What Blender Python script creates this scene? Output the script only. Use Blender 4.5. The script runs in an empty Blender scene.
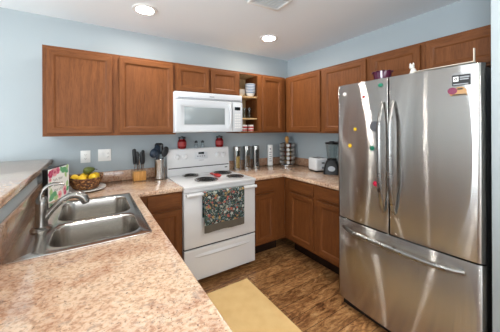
import bpy, bmesh, math, random
from mathutils import Vector, Matrix, noise
random.seed(7)
SC = bpy.context.scene
COL = SC.collection
PI = math.pi

# ------------------------------------------------------------------ camera
cam_d = bpy.data.cameras.new('camera')
cam = bpy.data.objects.new('camera', cam_d)
COL.objects.link(cam)
yaw, pitch, roll, fpx = .5482, .0003, -.0047, 242.076
cam.location = (-2.4988, -2.7193, 1.4318)
fw = Vector((math.sin(yaw)*math.cos(pitch), math.cos(yaw)*math.cos(pitch), math.sin(pitch)))
r0 = Vector((math.cos(yaw), -math.sin(yaw), 0)); u0 = r0.cross(fw)
rr = math.cos(roll)*r0+math.sin(roll)*u0; uu = math.cos(roll)*u0-math.sin(roll)*r0
cam.rotation_euler = Matrix((rr, uu, -fw)).transposed().to_euler()
cam_d.sensor_width = 36; cam_d.lens = fpx/500*36
cam_d.shift_x = 10.18/500; cam_d.shift_y = -38.045/500
cam_d.clip_start = .02
SC.camera = cam

# ------------------------------------------------------------------ world, daylight, exposure
SC.view_settings.view_transform = 'Standard'
SC.view_settings.look = 'None'
SC.view_settings.gamma = 1
SC.view_settings.use_curve_mapping = False
SC.view_settings.exposure = 0.2
SC.cycles.transparent_max_bounces = 40
W = bpy.data.worlds.new('world'); SC.world = W; W.use_nodes = True
bg = W.node_tree.nodes['Background']
bg.inputs[0].default_value = (.72, .86, 1, 1); bg.inputs[1].default_value = 1.0
CAN = 180.0            # radiance of each recessed lamp lens
def daylight(name, loc, rot, sx, sy, power, col):
    d = bpy.data.lights.new(name, 'AREA'); d.shape = 'RECTANGLE'; d.size = sx; d.size_y = sy
    d.energy = power; d.color = col
    o = bpy.data.objects.new(name, d); COL.objects.link(o); o.location = loc; o.rotation_euler = rot
# daylight coming through the patio opening, an added back-wall window and the window behind the cook
daylight('daylight_patio', (-6.40, -3.5, 1.10), (0, -PI/2-.25, 0), 1.9, 2.4, 255, (.86, .94, 1))
daylight('fill_light_dining', (-5.0, -.06, 1.15), (-PI/2-.25, 0, 0), 1.3, 1.9, 15, (.86, .94, 1))  # unseen window light, added to brighten the right wall and refrigerator
daylight('daylight_living', (-2.6, -5.94, 1.45), (PI/2+.2, 0, 0), 2.6, 1.5, 45, (.95, .97, 1))

# ------------------------------------------------------------------ materials
def lin(c):
    return tuple((x/255/12.92 if x/255 <= .04045 else ((x/255+.055)/1.055)**2.4) for x in c)+(1,)
MATS = {}
def base_mat(name):
    m = bpy.data.materials.new(name); m.use_nodes = True; MATS[name] = m
    nt = m.node_tree
    return m, nt, nt.nodes['Principled BSDF'], nt.nodes.new
def simple(name, rgb, rough=.5, metal=0, spec=.5, trans=0, ior=1.45, coat=0, bump=0, bscale=200, alpha=1, emit=0, sheen=0):
    m, nt, b, N = base_mat(name)
    b.inputs['Base Color'].default_value = lin(rgb)
    b.inputs['Roughness'].default_value = rough; b.inputs['Metallic'].default_value = metal
    b.inputs['Specular IOR Level'].default_value = spec
    b.inputs['Transmission Weight'].default_value = trans; b.inputs['IOR'].default_value = ior
    b.inputs['Coat Weight'].default_value = coat
    b.inputs['Sheen Weight'].default_value = sheen
    if emit:
        b.inputs['Emission Color'].default_value = lin(rgb); b.inputs['Emission Strength'].default_value = emit
    tc = N('ShaderNodeTexCoord'); n = N('ShaderNodeTexNoise'); n.inputs['Scale'].default_value = bscale
    n.inputs['Detail'].default_value = 3
    nt.links.new(tc.outputs['Object'], n.inputs['Vector'])
    if bump:
        bp_ = N('ShaderNodeBump'); bp_.inputs['Strength'].default_value = bump; bp_.inputs['Distance'].default_value = .002
        nt.links.new(n.outputs['Fac'], bp_.inputs['Height']); nt.links.new(bp_.outputs['Normal'], b.inputs['Normal'])
    else:                                # faint unevenness of the finish
        mr = N('ShaderNodeMapRange'); mr.inputs['To Min'].default_value = max(0, rough-.03); mr.inputs['To Max'].default_value = min(1, rough+.03)
        nt.links.new(n.outputs['Fac'], mr.inputs['Value']); nt.links.new(mr.outputs['Result'], b.inputs['Roughness'])
    return m
def ramp(N, stops, interp='LINEAR'):
    r = N('ShaderNodeValToRGB'); r.color_ramp.interpolation = interp
    e = r.color_ramp.elements
    while len(e) < len(stops): e.new(.5)
    for k, (p, c) in enumerate(stops): e[k].position = p; e[k].color = lin(c)
    return r
def noise_node(nt, N, src, scale, detail=4, rough=.55, dist=0):
    n = N('ShaderNodeTexNoise'); n.inputs['Scale'].default_value = scale; n.inputs['Detail'].default_value = detail
    n.inputs['Roughness'].default_value = rough; n.inputs['Distortion'].default_value = dist
    nt.links.new(src, n.inputs['Vector']); return n
def mapping(nt, N, scale, rot=(0, 0, 0), rnd=True):
    tc = N('ShaderNodeTexCoord'); mp = N('ShaderNodeMapping'); mp.inputs['Scale'].default_value = scale
    mp.inputs['Rotation'].default_value = rot
    nt.links.new(tc.outputs['Object'], mp.inputs['Vector'])
    if rnd:
        oi = N('ShaderNodeObjectInfo'); ml = N('ShaderNodeMath'); ml.operation = 'MULTIPLY'; ml.inputs[1].default_value = 37
        nt.links.new(oi.outputs['Random'], ml.inputs[0]); nt.links.new(ml.outputs[0], mp.inputs['Location'])
    return mp.outputs['Vector']
def mix(nt, N, fac, a, b, mode='MIX'):
    m = N('ShaderNodeMix'); m.data_type = 'RGBA'; m.blend_type = mode
    if isinstance(fac, (int, float)): m.inputs[0].default_value = fac
    else: nt.links.new(fac, m.inputs[0])
    for s, i in ((a, 6), (b, 7)):
        if isinstance(s, tuple): m.inputs[i].default_value = s
        else: nt.links.new(s, m.inputs[i])
    return m.outputs[2]

def wood(name, scale, dark, mid, light, rough=.5, coat=.0):
    spec = .25
    m, nt, b, N = base_mat(name)
    v = mapping(nt, N, scale)
    n1 = noise_node(nt, N, v, 1.0, 6, .62, .6)
    n2 = noise_node(nt, N, v, 4.5, 4, .7, .3)
    c1 = ramp(N, [(.24, dark), (.5, mid), (.76, light)]); nt.links.new(n1.outputs['Fac'], c1.inputs[0])
    c2 = ramp(N, [(.36, (205, 196, 190)), (.55, (255, 255, 255))]); nt.links.new(n2.outputs['Fac'], c2.inputs[0])
    nt.links.new(mix(nt, N, .6, c1.outputs[0], c2.outputs[0], 'MULTIPLY'), b.inputs['Base Color'])
    b.inputs['Roughness'].default_value = rough; b.inputs['Coat Weight'].default_value = coat
    b.inputs['Coat Roughness'].default_value = .3; b.inputs['Specular IOR Level'].default_value = spec
    bp_ = N('ShaderNodeBump'); bp_.inputs['Strength'].default_value = .12; bp_.inputs['Distance'].default_value = .001
    nt.links.new(n2.outputs['Fac'], bp_.inputs['Height']); nt.links.new(bp_.outputs['Normal'], b.inputs['Normal'])
    return m
WD = ((100, 58, 27), (116, 68, 33), (132, 80, 41))
wood('wood_vertical', (42, 42, 3.2), *WD)
wood('wood_along_x', (3.2, 42, 42), *WD)
wood('wood_along_y', (42, 3.2, 42), *WD)
wood('cabinet_inside', (20, 20, 2), (196, 160, 112), (212, 178, 130), (224, 194, 148), .5, 0)
wood('bamboo', (60, 60, 4), (188, 128, 62), (214, 156, 84), (232, 182, 112), .45, .1)
wood('dark_wood_trim', (3, 30, 30), (34, 22, 16), (44, 28, 20), (54, 36, 26), .5, 0)

def laminate(name, tone):
    m, nt, b, N = base_mat(name)
    v = mapping(nt, N, (1, 1, 1), (0, 0, .5), rnd=False)
    vs = mapping(nt, N, (1, 1.25, 1), (0, 0, .9), rnd=False)
    big = noise_node(nt, N, vs, 5.5, 5, .6, .8)
    med = noise_node(nt, N, vs, 62, 5, .66, .3)
    fine = noise_node(nt, N, v, 120, 3, .6, .2)
    gry = noise_node(nt, N, vs, 26, 6, .72, .6)
    cb = ramp(N, [(.30, (164, 118, 94)), (.45, (204, 162, 134)), (.58, (230, 200, 172)), (.78, (238, 214, 190))])
    nt.links.new(big.outputs['Fac'], cb.inputs[0])
    cm = ramp(N, [(.34, (112, 72, 54)), (.43, (178, 130, 102)), (.50, (228, 198, 172)), (.66, (240, 222, 204))])
    nt.links.new(med.outputs['Fac'], cm.inputs[0])
    c = mix(nt, N, .42, cb.outputs[0], cm.outputs[0])
    fg = ramp(N, [(.54, (0, 0, 0)), (.66, (205, 205, 205))]); nt.links.new(gry.outputs['Fac'], fg.inputs[0])
    c = mix(nt, N, fg.outputs[0], c, lin((146, 130, 122)))
    fd = ramp(N, [(.30, (235, 235, 235)), (.41, (0, 0, 0))]); nt.links.new(fine.outputs['Fac'], fd.inputs[0])
    c = mix(nt, N, fd.outputs[0], c, lin((84, 62, 56)))
    c = mix(nt, N, 1.0, c, lin(tone), 'MULTIPLY')
    nt.links.new(c, b.inputs['Base Color'])
    b.inputs['Roughness'].default_value = .12; b.inputs['Specular IOR Level'].default_value = .6
    b.inputs['Coat Weight'].default_value = .5; b.inputs['Coat Roughness'].default_value = .08
laminate('granite_laminate', (255, 255, 252))
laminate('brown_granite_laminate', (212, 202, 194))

def floor_mat():
    m, nt, b, N = base_mat('wood_plank_floor')
    tc = N('ShaderNodeTexCoord')
    br = N('ShaderNodeTexBrick'); br.offset = .37; br.inputs['Scale'].default_value = 1
    br.inputs['Brick Width'].default_value = 1.22; br.inputs['Row Height'].default_value = .125
    br.inputs['Mortar Size'].default_value = .0018; br.inputs['Mortar Smooth'].default_value = .1
    br.inputs['Color1'].default_value = (0, 0, 0, 1); br.inputs['Color2'].default_value = (1, 1, 1, 1)
    br.inputs['Mortar'].default_value = (.5, .5, .5, 1)
    nt.links.new(tc.outputs['Object'], br.inputs['Vector'])
    sep = N('ShaderNodeSeparateColor'); nt.links.new(br.outputs['Color'], sep.inputs[0])
    mp = N('ShaderNodeMapping'); mp.inputs['Scale'].default_value = (4.2, 14, 1)
    cx = N('ShaderNodeCombineXYZ'); mu = N('ShaderNodeMath'); mu.operation = 'MULTIPLY'; mu.inputs[1].default_value = 7
    nt.links.new(sep.outputs[0], mu.inputs[0]); nt.links.new(mu.outputs[0], cx.inputs[0]); nt.links.new(mu.outputs[0], cx.inputs[2])
    nt.links.new(tc.outputs['Object'], mp.inputs['Vector']); nt.links.new(cx.outputs[0], mp.inputs['Location'])
    n1 = noise_node(nt, N, mp.outputs[0], 1.3, 7, .68, 1.6)
    n2 = noise_node(nt, N, mp.outputs[0], 6, 4, .7, .6)
    c1 = ramp(N, [(.28, (88, 54, 30)), (.43, (158, 108, 66)), (.56, (204, 152, 98)), (.72, (238, 192, 138))])
    nt.links.new(n1.outputs['Fac'], c1.inputs[0])
    c2 = ramp(N, [(.34, (170, 160, 152)), (.56, (255, 255, 255))]); nt.links.new(n2.outputs['Fac'], c2.inputs[0])
    c = mix(nt, N, .8, c1.outputs[0], c2.outputs[0], 'MULTIPLY')
    tone = ramp(N, [(0, (205, 200, 195)), (1, (255, 255, 255))]); nt.links.new(sep.outputs[0], tone.inputs[0])
    c = mix(nt, N, 1.0, c, tone.outputs[0], 'MULTIPLY')
    c = mix(nt, N, br.outputs['Fac'], c, lin((48, 30, 20)))
    nt.links.new(c, b.inputs['Base Color']); b.inputs['Roughness'].default_value = .36
    bp_ = N('ShaderNodeBump'); bp_.inputs['Strength'].default_value = .25; bp_.inputs['Distance'].default_value = .002
    nt.links.new(n2.outputs['Fac'], bp_.inputs['Height']); nt.links.new(bp_.outputs['Normal'], b.inputs['Normal'])
floor_mat()

def steel(name, col, rough, aniso, grain, rot=.25):
    m, nt, b, N = base_mat(name)
    b.inputs['Base Color'].default_value = lin(col); b.inputs['Metallic'].default_value = 1
    b.inputs['Roughness'].default_value = rough
    if aniso:
        b.inputs['Anisotropic'].default_value = aniso; b.inputs['Anisotropic Rotation'].default_value = rot
        t = N('ShaderNodeTangent'); t.direction_type = 'RADIAL'; t.axis = 'Z'
        nt.links.new(t.outputs[0], b.inputs['Tangent'])
    if grain is None: return
    v = mapping(nt, N, grain)
    n = noise_node(nt, N, v, 1, 5, .6)
    mr = N('ShaderNodeMapRange'); mr.inputs['To Min'].default_value = rough*.85; mr.inputs['To Max'].default_value = rough*1.15
    nt.links.new(n.outputs['Fac'], mr.inputs['Value']); nt.links.new(mr.outputs['Result'], b.inputs['Roughness'])
def brushed_sheet(name, col, rough, aniso):
    """Horizontally brushed stainless sheet: the fine grooves spread every reflection up and down but hardly sideways."""
    m = bpy.data.materials.new(name); m.use_nodes = True; MATS[name] = m
    nt = m.node_tree; nt.nodes.clear(); N = nt.nodes.new
    out = N('ShaderNodeOutputMaterial')
    t = N('ShaderNodeTangent'); t.direction_type = 'RADIAL'; t.axis = 'Z'
    g = N('ShaderNodeBsdfAnisotropic'); g.distribution = 'GGX'; g.inputs['Color'].default_value = lin(col)
    g.inputs['Roughness'].default_value = rough; g.inputs['Anisotropy'].default_value = aniso; g.inputs['Rotation'].default_value = 0
    nt.links.new(t.outputs[0], g.inputs['Tangent']); nt.links.new(g.outputs[0], out.inputs[0])
brushed_sheet('fridge_steel', (190, 188, 185), .16, .90)
steel('sink_steel', (204, 200, 194), .2, 0, (8, 300, 8))
steel('brushed_nickel', (150, 147, 142), .26, 0, (60, 60, 200))
steel('lid_steel', (186, 184, 180), .42, 0, (20, 20, 20))
steel('handle_steel', (150, 149, 147), .28, 0, (20, 20, 20))
steel('polished_steel', (205, 205, 205), .12, 0, (20, 20, 20))
steel('canister_steel', (190, 188, 184), .25, .5, (30, 30, 400))
steel('drip_chrome', (196, 194, 190), .25, 0, (20, 20, 20))

simple('wall_paint', (170, 179, 183), .85, spec=.2, bump=.25, bscale=160)
simple('ceiling_paint', (238, 243, 247), .9, spec=.2, bump=.5, bscale=90)
simple('bounce_carpet', (214, 204, 190), .95, spec=.1, bump=.6, bscale=300)
simple('white_trim', (235, 235, 233), .5)
simple('white_enamel', (226, 226, 226), .18, coat=.3)
simple('white_plastic', (208, 211, 214), .3)
simple('black_enamel', (14, 14, 15), .35)
simple('coil_black', (26, 25, 25), .55)
simple('black_plastic', (16, 17, 19), .38)
simple('dark_gap', (10, 10, 11), .8)
simple('dark_grey_metal', (58, 60, 63), .4)
simple('mw_glass', (142, 150, 152), .12, spec=.6)
simple('display', (20, 30, 34), .15)
simple('display_glow', (40, 90, 140), .2, emit=.4)
simple('grey_print', (120, 124, 130), .5)
simple('knob_white', (228, 228, 228), .25)
simple('red_silicone', (206, 62, 58), .35)
simple('jar_red', (112, 14, 18), .14, coat=.6)
simple('jar_label', (150, 48, 48), .5)
simple('clear_glass', (245, 250, 250), .02, trans=1, ior=1.45)
simple('grey_nylon', (44, 45, 47), .45)
simple('blue_nylon', (38, 52, 68), .45)
simple('knife_handle', (30, 32, 35), .4)
simple('white_ceramic', (232, 230, 226), .15, coat=.3)
simple('cream_ceramic', (226, 220, 208), .2)
simple('red_print', (176, 44, 44), .4)
simple('blue_print', (96, 120, 150), .4)
simple('lemon_skin', (246, 200, 44), .4, bump=.35, bscale=260)
simple('avocado_skin', (92, 104, 46), .5, bump=.5, bscale=180)
simple('stalk', (70, 60, 34), .7)
simple('purple_glaze', (74, 18, 50), .12, coat=.6)
simple('white_figurine', (232, 228, 220), .4)
simple('cream_board', (206, 196, 180), .5)
simple('outlet_plastic', (236, 236, 232), .35)
simple('toaster_white', (226, 228, 230), .25)
simple('paper_white', (240, 240, 238), .6)
simple('sign_black', (22, 20, 20), .5)
simple('pasta', (206, 160, 84), .6, bump=.6, bscale=400)
simple('grain_brown', (120, 88, 58), .7, bump=.6, bscale=300)
simple('coffee_dark', (50, 34, 26), .7, bump=.6, bscale=300)
for nm, c in dict(spice_orange=(190, 118, 44), spice_green=(104, 112, 60), spice_brown=(110, 74, 44), spice_red=(150, 60, 34), spice_tan=(196, 168, 120)).items():
    simple(nm, c, .5, bump=.3, bscale=400)
for nm, c in dict(magnet_white=(240, 236, 228), magnet_red=(170, 36, 40), magnet_green=(22, 120, 92), magnet_grey=(92, 94, 98), magnet_yellow=(244, 204, 40), magnet_gold=(238, 188, 24), magnet_pink=(214, 28, 72), sticker_black=(24, 22, 24), sticker_purple=(120, 40, 72), sticker_tan=(172, 130, 80)).items():
    simple(nm, c, .4)
simple('badge_grey', (166, 172, 178), .4)
simple('logo_grey', (150, 152, 156), .4)
simple('towel_hem', (92, 84, 72), .9, sheen=.3, bump=.4, bscale=600)
simple('lamp_lens', (255, 250, 242), .5, emit=CAN)

def rug_mat():
    m, nt, b, N = base_mat('woven_rug')
    v = mapping(nt, N, (1, 1, 1), (0, 0, 0), rnd=False)
    n = noise_node(nt, N, v, 9, 3, .5); f = noise_node(nt, N, v, 300, 2, .5)
    c = ramp(N, [(.3, (244, 204, 138)), (.7, (252, 216, 152))]); nt.links.new(n.outputs['Fac'], c.inputs[0])
    nt.links.new(c.outputs[0], b.inputs['Base Color']); b.inputs['Roughness'].default_value = .85
    bp_ = N('ShaderNodeBump'); bp_.inputs['Strength'].default_value = .4; bp_.inputs['Distance'].default_value = .002
    nt.links.new(f.outputs['Fac'], bp_.inputs['Height']); nt.links.new(bp_.outputs['Normal'], b.inputs['Normal'])
rug_mat()

def floral(name, ground, petals, scale, plane, leaf, thresh=.42):
    """Flowers printed on cloth or board: random round blooms with petals and leaves on a ground colour."""
    m, nt, b, N = base_mat(name)
    v = mapping(nt, N, plane, rnd=False)
    wob = noise_node(nt, N, v, 30*scale/20, 2, .5)
    add = N('ShaderNodeVectorMath'); add.operation = 'MULTIPLY_ADD'; add.inputs[1].default_value = (.02, .02, .02)
    nt.links.new(wob.outputs['Color'], add.inputs[0]); nt.links.new(v, add.inputs[2])
    prev = lin(ground)
    for sc, cols, th in ((scale*1.9, leaf, thresh*1.05), (scale*2.3, [petals[-1], petals[0], leaf[0], petals[1]], thresh*.8), (scale, petals, thresh)):
        vo = N('ShaderNodeTexVoronoi'); vo.inputs['Scale'].default_value = sc; vo.inputs['Randomness'].default_value = .9
        nt.links.new(add.outputs[0], vo.inputs['Vector'])
        sp = N('ShaderNodeSeparateColor'); nt.links.new(vo.outputs['Color'], sp.inputs[0])
        cr = ramp(N, [((k)/len(cols), c) for k, c in enumerate(cols)], 'CONSTANT'); nt.links.new(sp.outputs[0], cr.inputs[0])
        fr = ramp(N, [(th*.9, (255, 255, 255)), (th, (0, 0, 0))]); nt.links.new(vo.outputs['Distance'], fr.inputs[0])
        ce = ramp(N, [(th*.25, (255, 255, 255)), (th*.32, (0, 0, 0))]); nt.links.new(vo.outputs['Distance'], ce.inputs[0])
        c = mix(nt, N, ce.outputs[0], cr.outputs[0], lin(petals[2]))
        prev = mix(nt, N, fr.outputs[0], prev, c)
    nt.links.new(prev, b.inputs['Base Color']); b.inputs['Roughness'].default_value = .8
floral('towel_floral', (34, 50, 52), [(180, 92, 82), (178, 186, 180), (164, 134, 84), (62, 92, 86), (104, 124, 132), (156, 164, 156)], 31, (1, .0001, 1),
       [(52, 78, 64), (84, 104, 96), (44, 66, 70), (120, 126, 112)])

def basket_mat():
    m, nt, b, N = base_mat('wicker')
    v = mapping(nt, N, (1, 1, 1), rnd=False)
    vo = N('ShaderNodeTexVoronoi'); vo.inputs['Scale'].default_value = 95; nt.links.new(v, vo.inputs['Vector'])
    sp = N('ShaderNodeSeparateColor'); nt.links.new(vo.outputs['Color'], sp.inputs[0])
    c = ramp(N, [(0, (52, 26, 12)), (.45, (96, 54, 26)), (.75, (140, 88, 44)), (.93, (190, 140, 80))]); nt.links.new(sp.outputs[0], c.inputs[0])
    nt.links.new(c.outputs[0], b.inputs['Base Color']); b.inputs['Roughness'].default_value = .6
    bp_ = N('ShaderNodeBump'); bp_.inputs['Strength'].default_value = .8; bp_.inputs['Distance'].default_value = .004; bp_.invert = True
    nt.links.new(vo.outputs['Distance'], bp_.inputs['Height']); nt.links.new(bp_.outputs['Normal'], b.inputs['Normal'])
basket_mat()

def window_glass():
    m = bpy.data.materials.new('window_glass'); m.use_nodes = True; MATS['window_glass'] = m
    nt = m.node_tree; nt.nodes.clear(); N = nt.nodes.new
    o = N('ShaderNodeOutputMaterial'); t = N('ShaderNodeBsdfTransparent'); g = N('ShaderNodeBsdfGlossy'); g.inputs['Roughness'].default_value = .02
    fr = N('ShaderNodeFresnel'); mx = N('ShaderNodeMixShader')
    nt.links.new(fr.outputs[0], mx.inputs[0]); nt.links.new(t.outputs[0], mx.inputs[1]); nt.links.new(g.outputs[0], mx.inputs[2])
    nt.links.new(mx.outputs[0], o.inputs[0])
window_glass()
def thin_glass(name, tint):
    m = bpy.data.materials.new(name); m.use_nodes = True; MATS[name] = m
    nt = m.node_tree; nt.nodes.clear(); N = nt.nodes.new
    o = N('ShaderNodeOutputMaterial'); t = N('ShaderNodeBsdfTransparent'); t.inputs[0].default_value = lin(tint)
    g = N('ShaderNodeBsdfGlossy'); g.inputs['Roughness'].default_value = .05
    fr = N('ShaderNodeLayerWeight'); fr.inputs[0].default_value = .3; mx = N('ShaderNodeMixShader')
    sc_ = N('ShaderNodeMapRange'); sc_.inputs['To Min'].default_value = .04; sc_.inputs['To Max'].default_value = .45
    nt.links.new(fr.outputs['Facing'], sc_.inputs['Value']); nt.links.new(sc_.outputs['Result'], mx.inputs[0]); nt.links.new(t.outputs[0], mx.inputs[1]); nt.links.new(g.outputs[0], mx.inputs[2])
    nt.links.new(mx.outputs[0], o.inputs[0])
thin_glass('thin_glass', (240, 244, 244))

# ------------------------------------------------------------------ mesh helpers
ROOTM = {}
class MB:
    def __init__(s): s.bm = bmesh.new()
    def add(s, tmp, M=None, mat=0):
        if M is not None: bmesh.ops.transform(tmp, matrix=M, verts=tmp.verts)
        for f in tmp.faces:
            if mat is not None: f.material_index = mat
        me = bpy.data.meshes.new('tmp'); tmp.to_mesh(me); tmp.free(); s.bm.from_mesh(me); bpy.data.meshes.remove(me)
        return s
    def box(s, x0, x1, y0, y1, z0, z1, bev=0, seg=2, mat=0, M=None):
        t = bmesh.new(); bmesh.ops.create_cube(t, size=1)
        for v in t.verts: v.co = ((x0+x1)/2+v.co.x*abs(x1-x0), (y0+y1)/2+v.co.y*abs(y1-y0), (z0+z1)/2+v.co.z*abs(z1-z0))
        if bev: bmesh.ops.bevel(t, geom=t.edges[:], offset=bev, segments=seg, profile=.5, affect='EDGES', clamp_overlap=True)
        return s.add(t, M, mat)
    def prism(s, poly, z0, z1, holes=(), bev=0, seg=2, mat=0, M=None, bevtop=False):
        t = bmesh.new(); es = []
        for lp in [poly]+list(holes):
            vs = [t.verts.new((p[0], p[1], z1)) for p in lp]
            es += [t.edges.new((vs[i], vs[(i+1) % len(vs)])) for i in range(len(vs))]
        bmesh.ops.triangle_fill(t, use_beauty=True, use_dissolve=False, edges=es, normal=(0, 0, 1))
        r = bmesh.ops.extrude_face_region(t, geom=t.faces[:])
        for v in [g for g in r['geom'] if isinstance(g, bmesh.types.BMVert)]: v.co.z = z0
        bmesh.ops.recalc_face_normals(t, faces=t.faces[:])
        if bev:
            sel = [e for e in t.edges if len(e.link_faces) == 2 and e.calc_face_angle(0) > .6 and (not bevtop or all(abs(v.co.z-z1) < 1e-6 for v in e.verts))]
            bmesh.ops.bevel(t, geom=sel, offset=bev, segments=seg, profile=.5, affect='EDGES', clamp_overlap=True)
        return s.add(t, M, mat)
    def lathe(s, prof, c=(0, 0, 0), seg=24, mat=0, M=None, sx=1, sy=1, close=True):
        t = bmesh.new(); rings = []
        for r, z in prof:
            if r < 1e-6: rings.append([t.verts.new((0, 0, z))])
            else: rings.append([t.verts.new((r*math.cos(2*PI*k/seg)*sx, r*math.sin(2*PI*k/seg)*sy, z)) for k in range(seg)])
        for a, b in zip(rings, rings[1:]):
            for k in range(seg):
                k2 = (k+1) % seg
                if len(a) == 1 and len(b) == 1: continue
                if len(a) == 1: t.faces.new((a[0], b[k], b[k2]))
                elif len(b) == 1: t.faces.new((a[k], a[k2], b[0]))
                else: t.faces.new((a[k], a[k2], b[k2], b[k]))
        if close:
            for rg in (rings[0], rings[-1]):
                if len(rg) > 1: t.faces.new(rg)
        bmesh.ops.recalc_face_normals(t, faces=t.faces[:])
        return s.add(t, (Matrix.Translation(c) @ M) if M is not None else Matrix.Translation(c), mat)
    def tube(s, pts, rad, seg=10, mat=0, flat=1.0, up=None, closed=False):
        t = bmesh.new(); P = [Vector(p) for p in pts]; n = len(P); rings = []; nrm = None
        for i in range(n):
            if closed: d = (P[(i+1) % n]-P[i-1]).normalized()
            else: d = (P[min(i+1, n-1)]-P[max(i-1, 0)]).normalized()
            if nrm is None:
                ref = Vector(up) if up else (Vector((0, 0, 1)) if abs(d.z) < .9 else Vector((1, 0, 0)))
                nrm = (ref-d*ref.dot(d)).normalized()
            else: nrm = (nrm-d*nrm.dot(d)).normalized()
            bn = d.cross(nrm); r = rad[i] if isinstance(rad, (list, tuple)) else rad
            rings.append([t.verts.new(P[i]+nrm*math.cos(2*PI*k/seg)*r*flat+bn*math.sin(2*PI*k/seg)*r) for k in range(seg)])
        for a, b in list(zip(rings, rings[1:]))+([(rings[-1], rings[0])] if closed else []):
            for k in range(seg): t.faces.new((a[k], a[(k+1) % seg], b[(k+1) % seg], b[k]))
        if not closed:
            t.faces.new(rings[0]); t.faces.new(rings[-1])
        bmesh.ops.recalc_face_normals(t, faces=t.faces[:])
        return s.add(t, None, mat)
    def loft(s, loops, mat=0, cap0=True, cap1=True, mats=None, M=None):
        t = bmesh.new(); R = [[t.verts.new(p) for p in lp] for lp in loops]; n = len(R[0])
        for a, b in zip(R, R[1:]):
            for k in range(n):
                f = t.faces.new((a[k], a[(k+1) % n], b[(k+1) % n], b[k]))
                f.material_index = mats[k] if mats else mat
        for c, lp in ((cap0, R[0]), (cap1, R[-1])):
            if c:
                f = t.faces.new(lp); f.material_index = mat
        bmesh.ops.recalc_face_normals(t, faces=t.faces[:])
        return s.add(t, M, None)
    def sphere(s, c, r, sx=1, sy=1, sz=1, mat=0, M=None, seg=16):
        t = bmesh.new(); bmesh.ops.create_uvsphere(t, u_segments=seg, v_segments=max(8, seg//2+2), radius=r)
        for v in t.verts: v.co = (v.co.x*sx, v.co.y*sy, v.co.z*sz)
        return s.add(t, (Matrix.Translation(c) @ M) if M is not None else Matrix.Translation(c), mat)
    def build(s, name, mats, parent=None, label=None, angle=32):
        if isinstance(mats, str): mats = [mats]
        me = bpy.data.meshes.new(name)
        if parent is not None and parent.name in ROOTM:
            bmesh.ops.transform(s.bm, matrix=ROOTM[parent.name].inverted(), verts=s.bm.verts)
        s.bm.normal_update()
        s.bm.to_mesh(me); s.bm.free()
        me.polygons.foreach_set('use_smooth', [True]*len(me.polygons)); me.set_sharp_from_angle(angle=math.radians(angle))
        for m in mats: me.materials.append(MATS[m])
        o = bpy.data.objects.new(name, me); COL.objects.link(o)
        if parent is not None:
            o.parent = parent
            if parent.name in ROOTM: ROOTM[o.name] = ROOTM[parent.name]
        if label: o['label'] = label
        return o
def box(*a, **k): return MB().box(*a, **k)
def tag(o, label, cat, group=None):
    o['label'] = label; o['category'] = cat
    if group: o['group'] = group
    return o
def thing(name, label, cat, loc=(0, 0, 0), rz=0, group=None):
    o = bpy.data.objects.new(name, None); COL.objects.link(o); o.location = loc; o.rotation_euler = (0, 0, rz)
    o.empty_display_size = .05
    ROOTM[o.name] = Matrix.Translation(loc) @ Matrix.Rotation(rz, 4, 'Z')
    return tag(o, label, cat, group)
def struct(o): o['kind'] = 'structure'; return o
def copy_tree(o, parent=None):
    c = o.copy(); COL.objects.link(c)
    if parent is not None: c.parent = parent
    for ch in list(o.children): copy_tree(ch, c)
    return c
def recentre(o, at):
    """Moves the origin of a one-mesh thing to its own base."""
    o.data.transform(Matrix.Translation(-Vector(at))); o.location = at
    return o
def text_mesh(s, size, depth):
    cu = bpy.data.curves.new('t', 'FONT'); cu.body = s; cu.size = size; cu.extrude = depth; cu.align_x = 'CENTER'; cu.align_y = 'CENTER'
    ob = bpy.data.objects.new('t', cu); COL.objects.link(ob)
    bpy.context.view_layer.update()
    me = bpy.data.meshes.new_from_object(ob.evaluated_get(bpy.context.evaluated_depsgraph_get()))
    bpy.data.objects.remove(ob); bpy.data.curves.remove(cu)
    t = bmesh.new(); t.from_mesh(me); bpy.data.meshes.remove(me); return t
def rrect(x0, x1, y0, y1, r, z, n=5):
    pts = []
    for cx, cy, a in ((x1-r, y1-r, 0), (x0+r, y1-r, PI/2), (x0+r, y0+r, PI), (x1-r, y0+r, 1.5*PI)):
        for k in range(n+1):
            t = a+PI/2*k/n; pts.append((cx+r*math.cos(t), cy+r*math.sin(t), z))
    return pts

# ------------------------------------------------------------------ the setting
XW, YF, ZC, TH = -6.5, -6.0, 2.433, .12
struct(box(XW-TH, TH, YF-TH, TH, -.1, 0).build('floor', 'wood_plank_floor'))
struct(box(XW, -3.0, YF, -.0, .0, .008).build('floor_dining_bounce', 'bounce_carpet'))  # unseen pale dining floor, added to bounce light up to the ceiling
struct(box(XW-TH, TH, YF-TH, TH, ZC, ZC+.1).build('ceiling', 'ceiling_paint'))
struct(box(0, TH, YF, 0, 0, ZC).build('wall_right', 'wall_paint'))
def holed_wall(name, plane, a0, a1, openings):
    m = MB()
    def seg(u0, u1, z0, z1):
        if plane == 'l': m.box(XW-TH, XW, u0, u1, z0, z1)
        elif plane == 'f': m.box(u0, u1, YF-TH, YF, z0, z1)
        else: m.box(u0, u1, 0, TH, z0, z1)
    u = a0
    for (u0, u1, z0, z1) in sorted(openings):
        seg(u, u0, 0, ZC)
        if z0 > 0: seg(u0, u1, 0, z0)
        seg(u0, u1, z1, ZC); u = u1
    seg(u, a1, 0, ZC)
    struct(m.build(name, 'wall_paint'))
OPEN = [('l', (-4.75, -2.25, .05, 2.1)), ('f', (-3.9, -1.3, .75, 2.1)), ('b', (-5.7, -4.3, .05, 2.1))]  # the back-wall opening is added for its light
holed_wall('wall_left', 'l', YF, 0, [OPEN[0][1]])
holed_wall('wall_front', 'f', XW, 0, [OPEN[1][1]])
holed_wall('wall_back', 'b', XW-TH, TH, [OPEN[2][1]])
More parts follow.
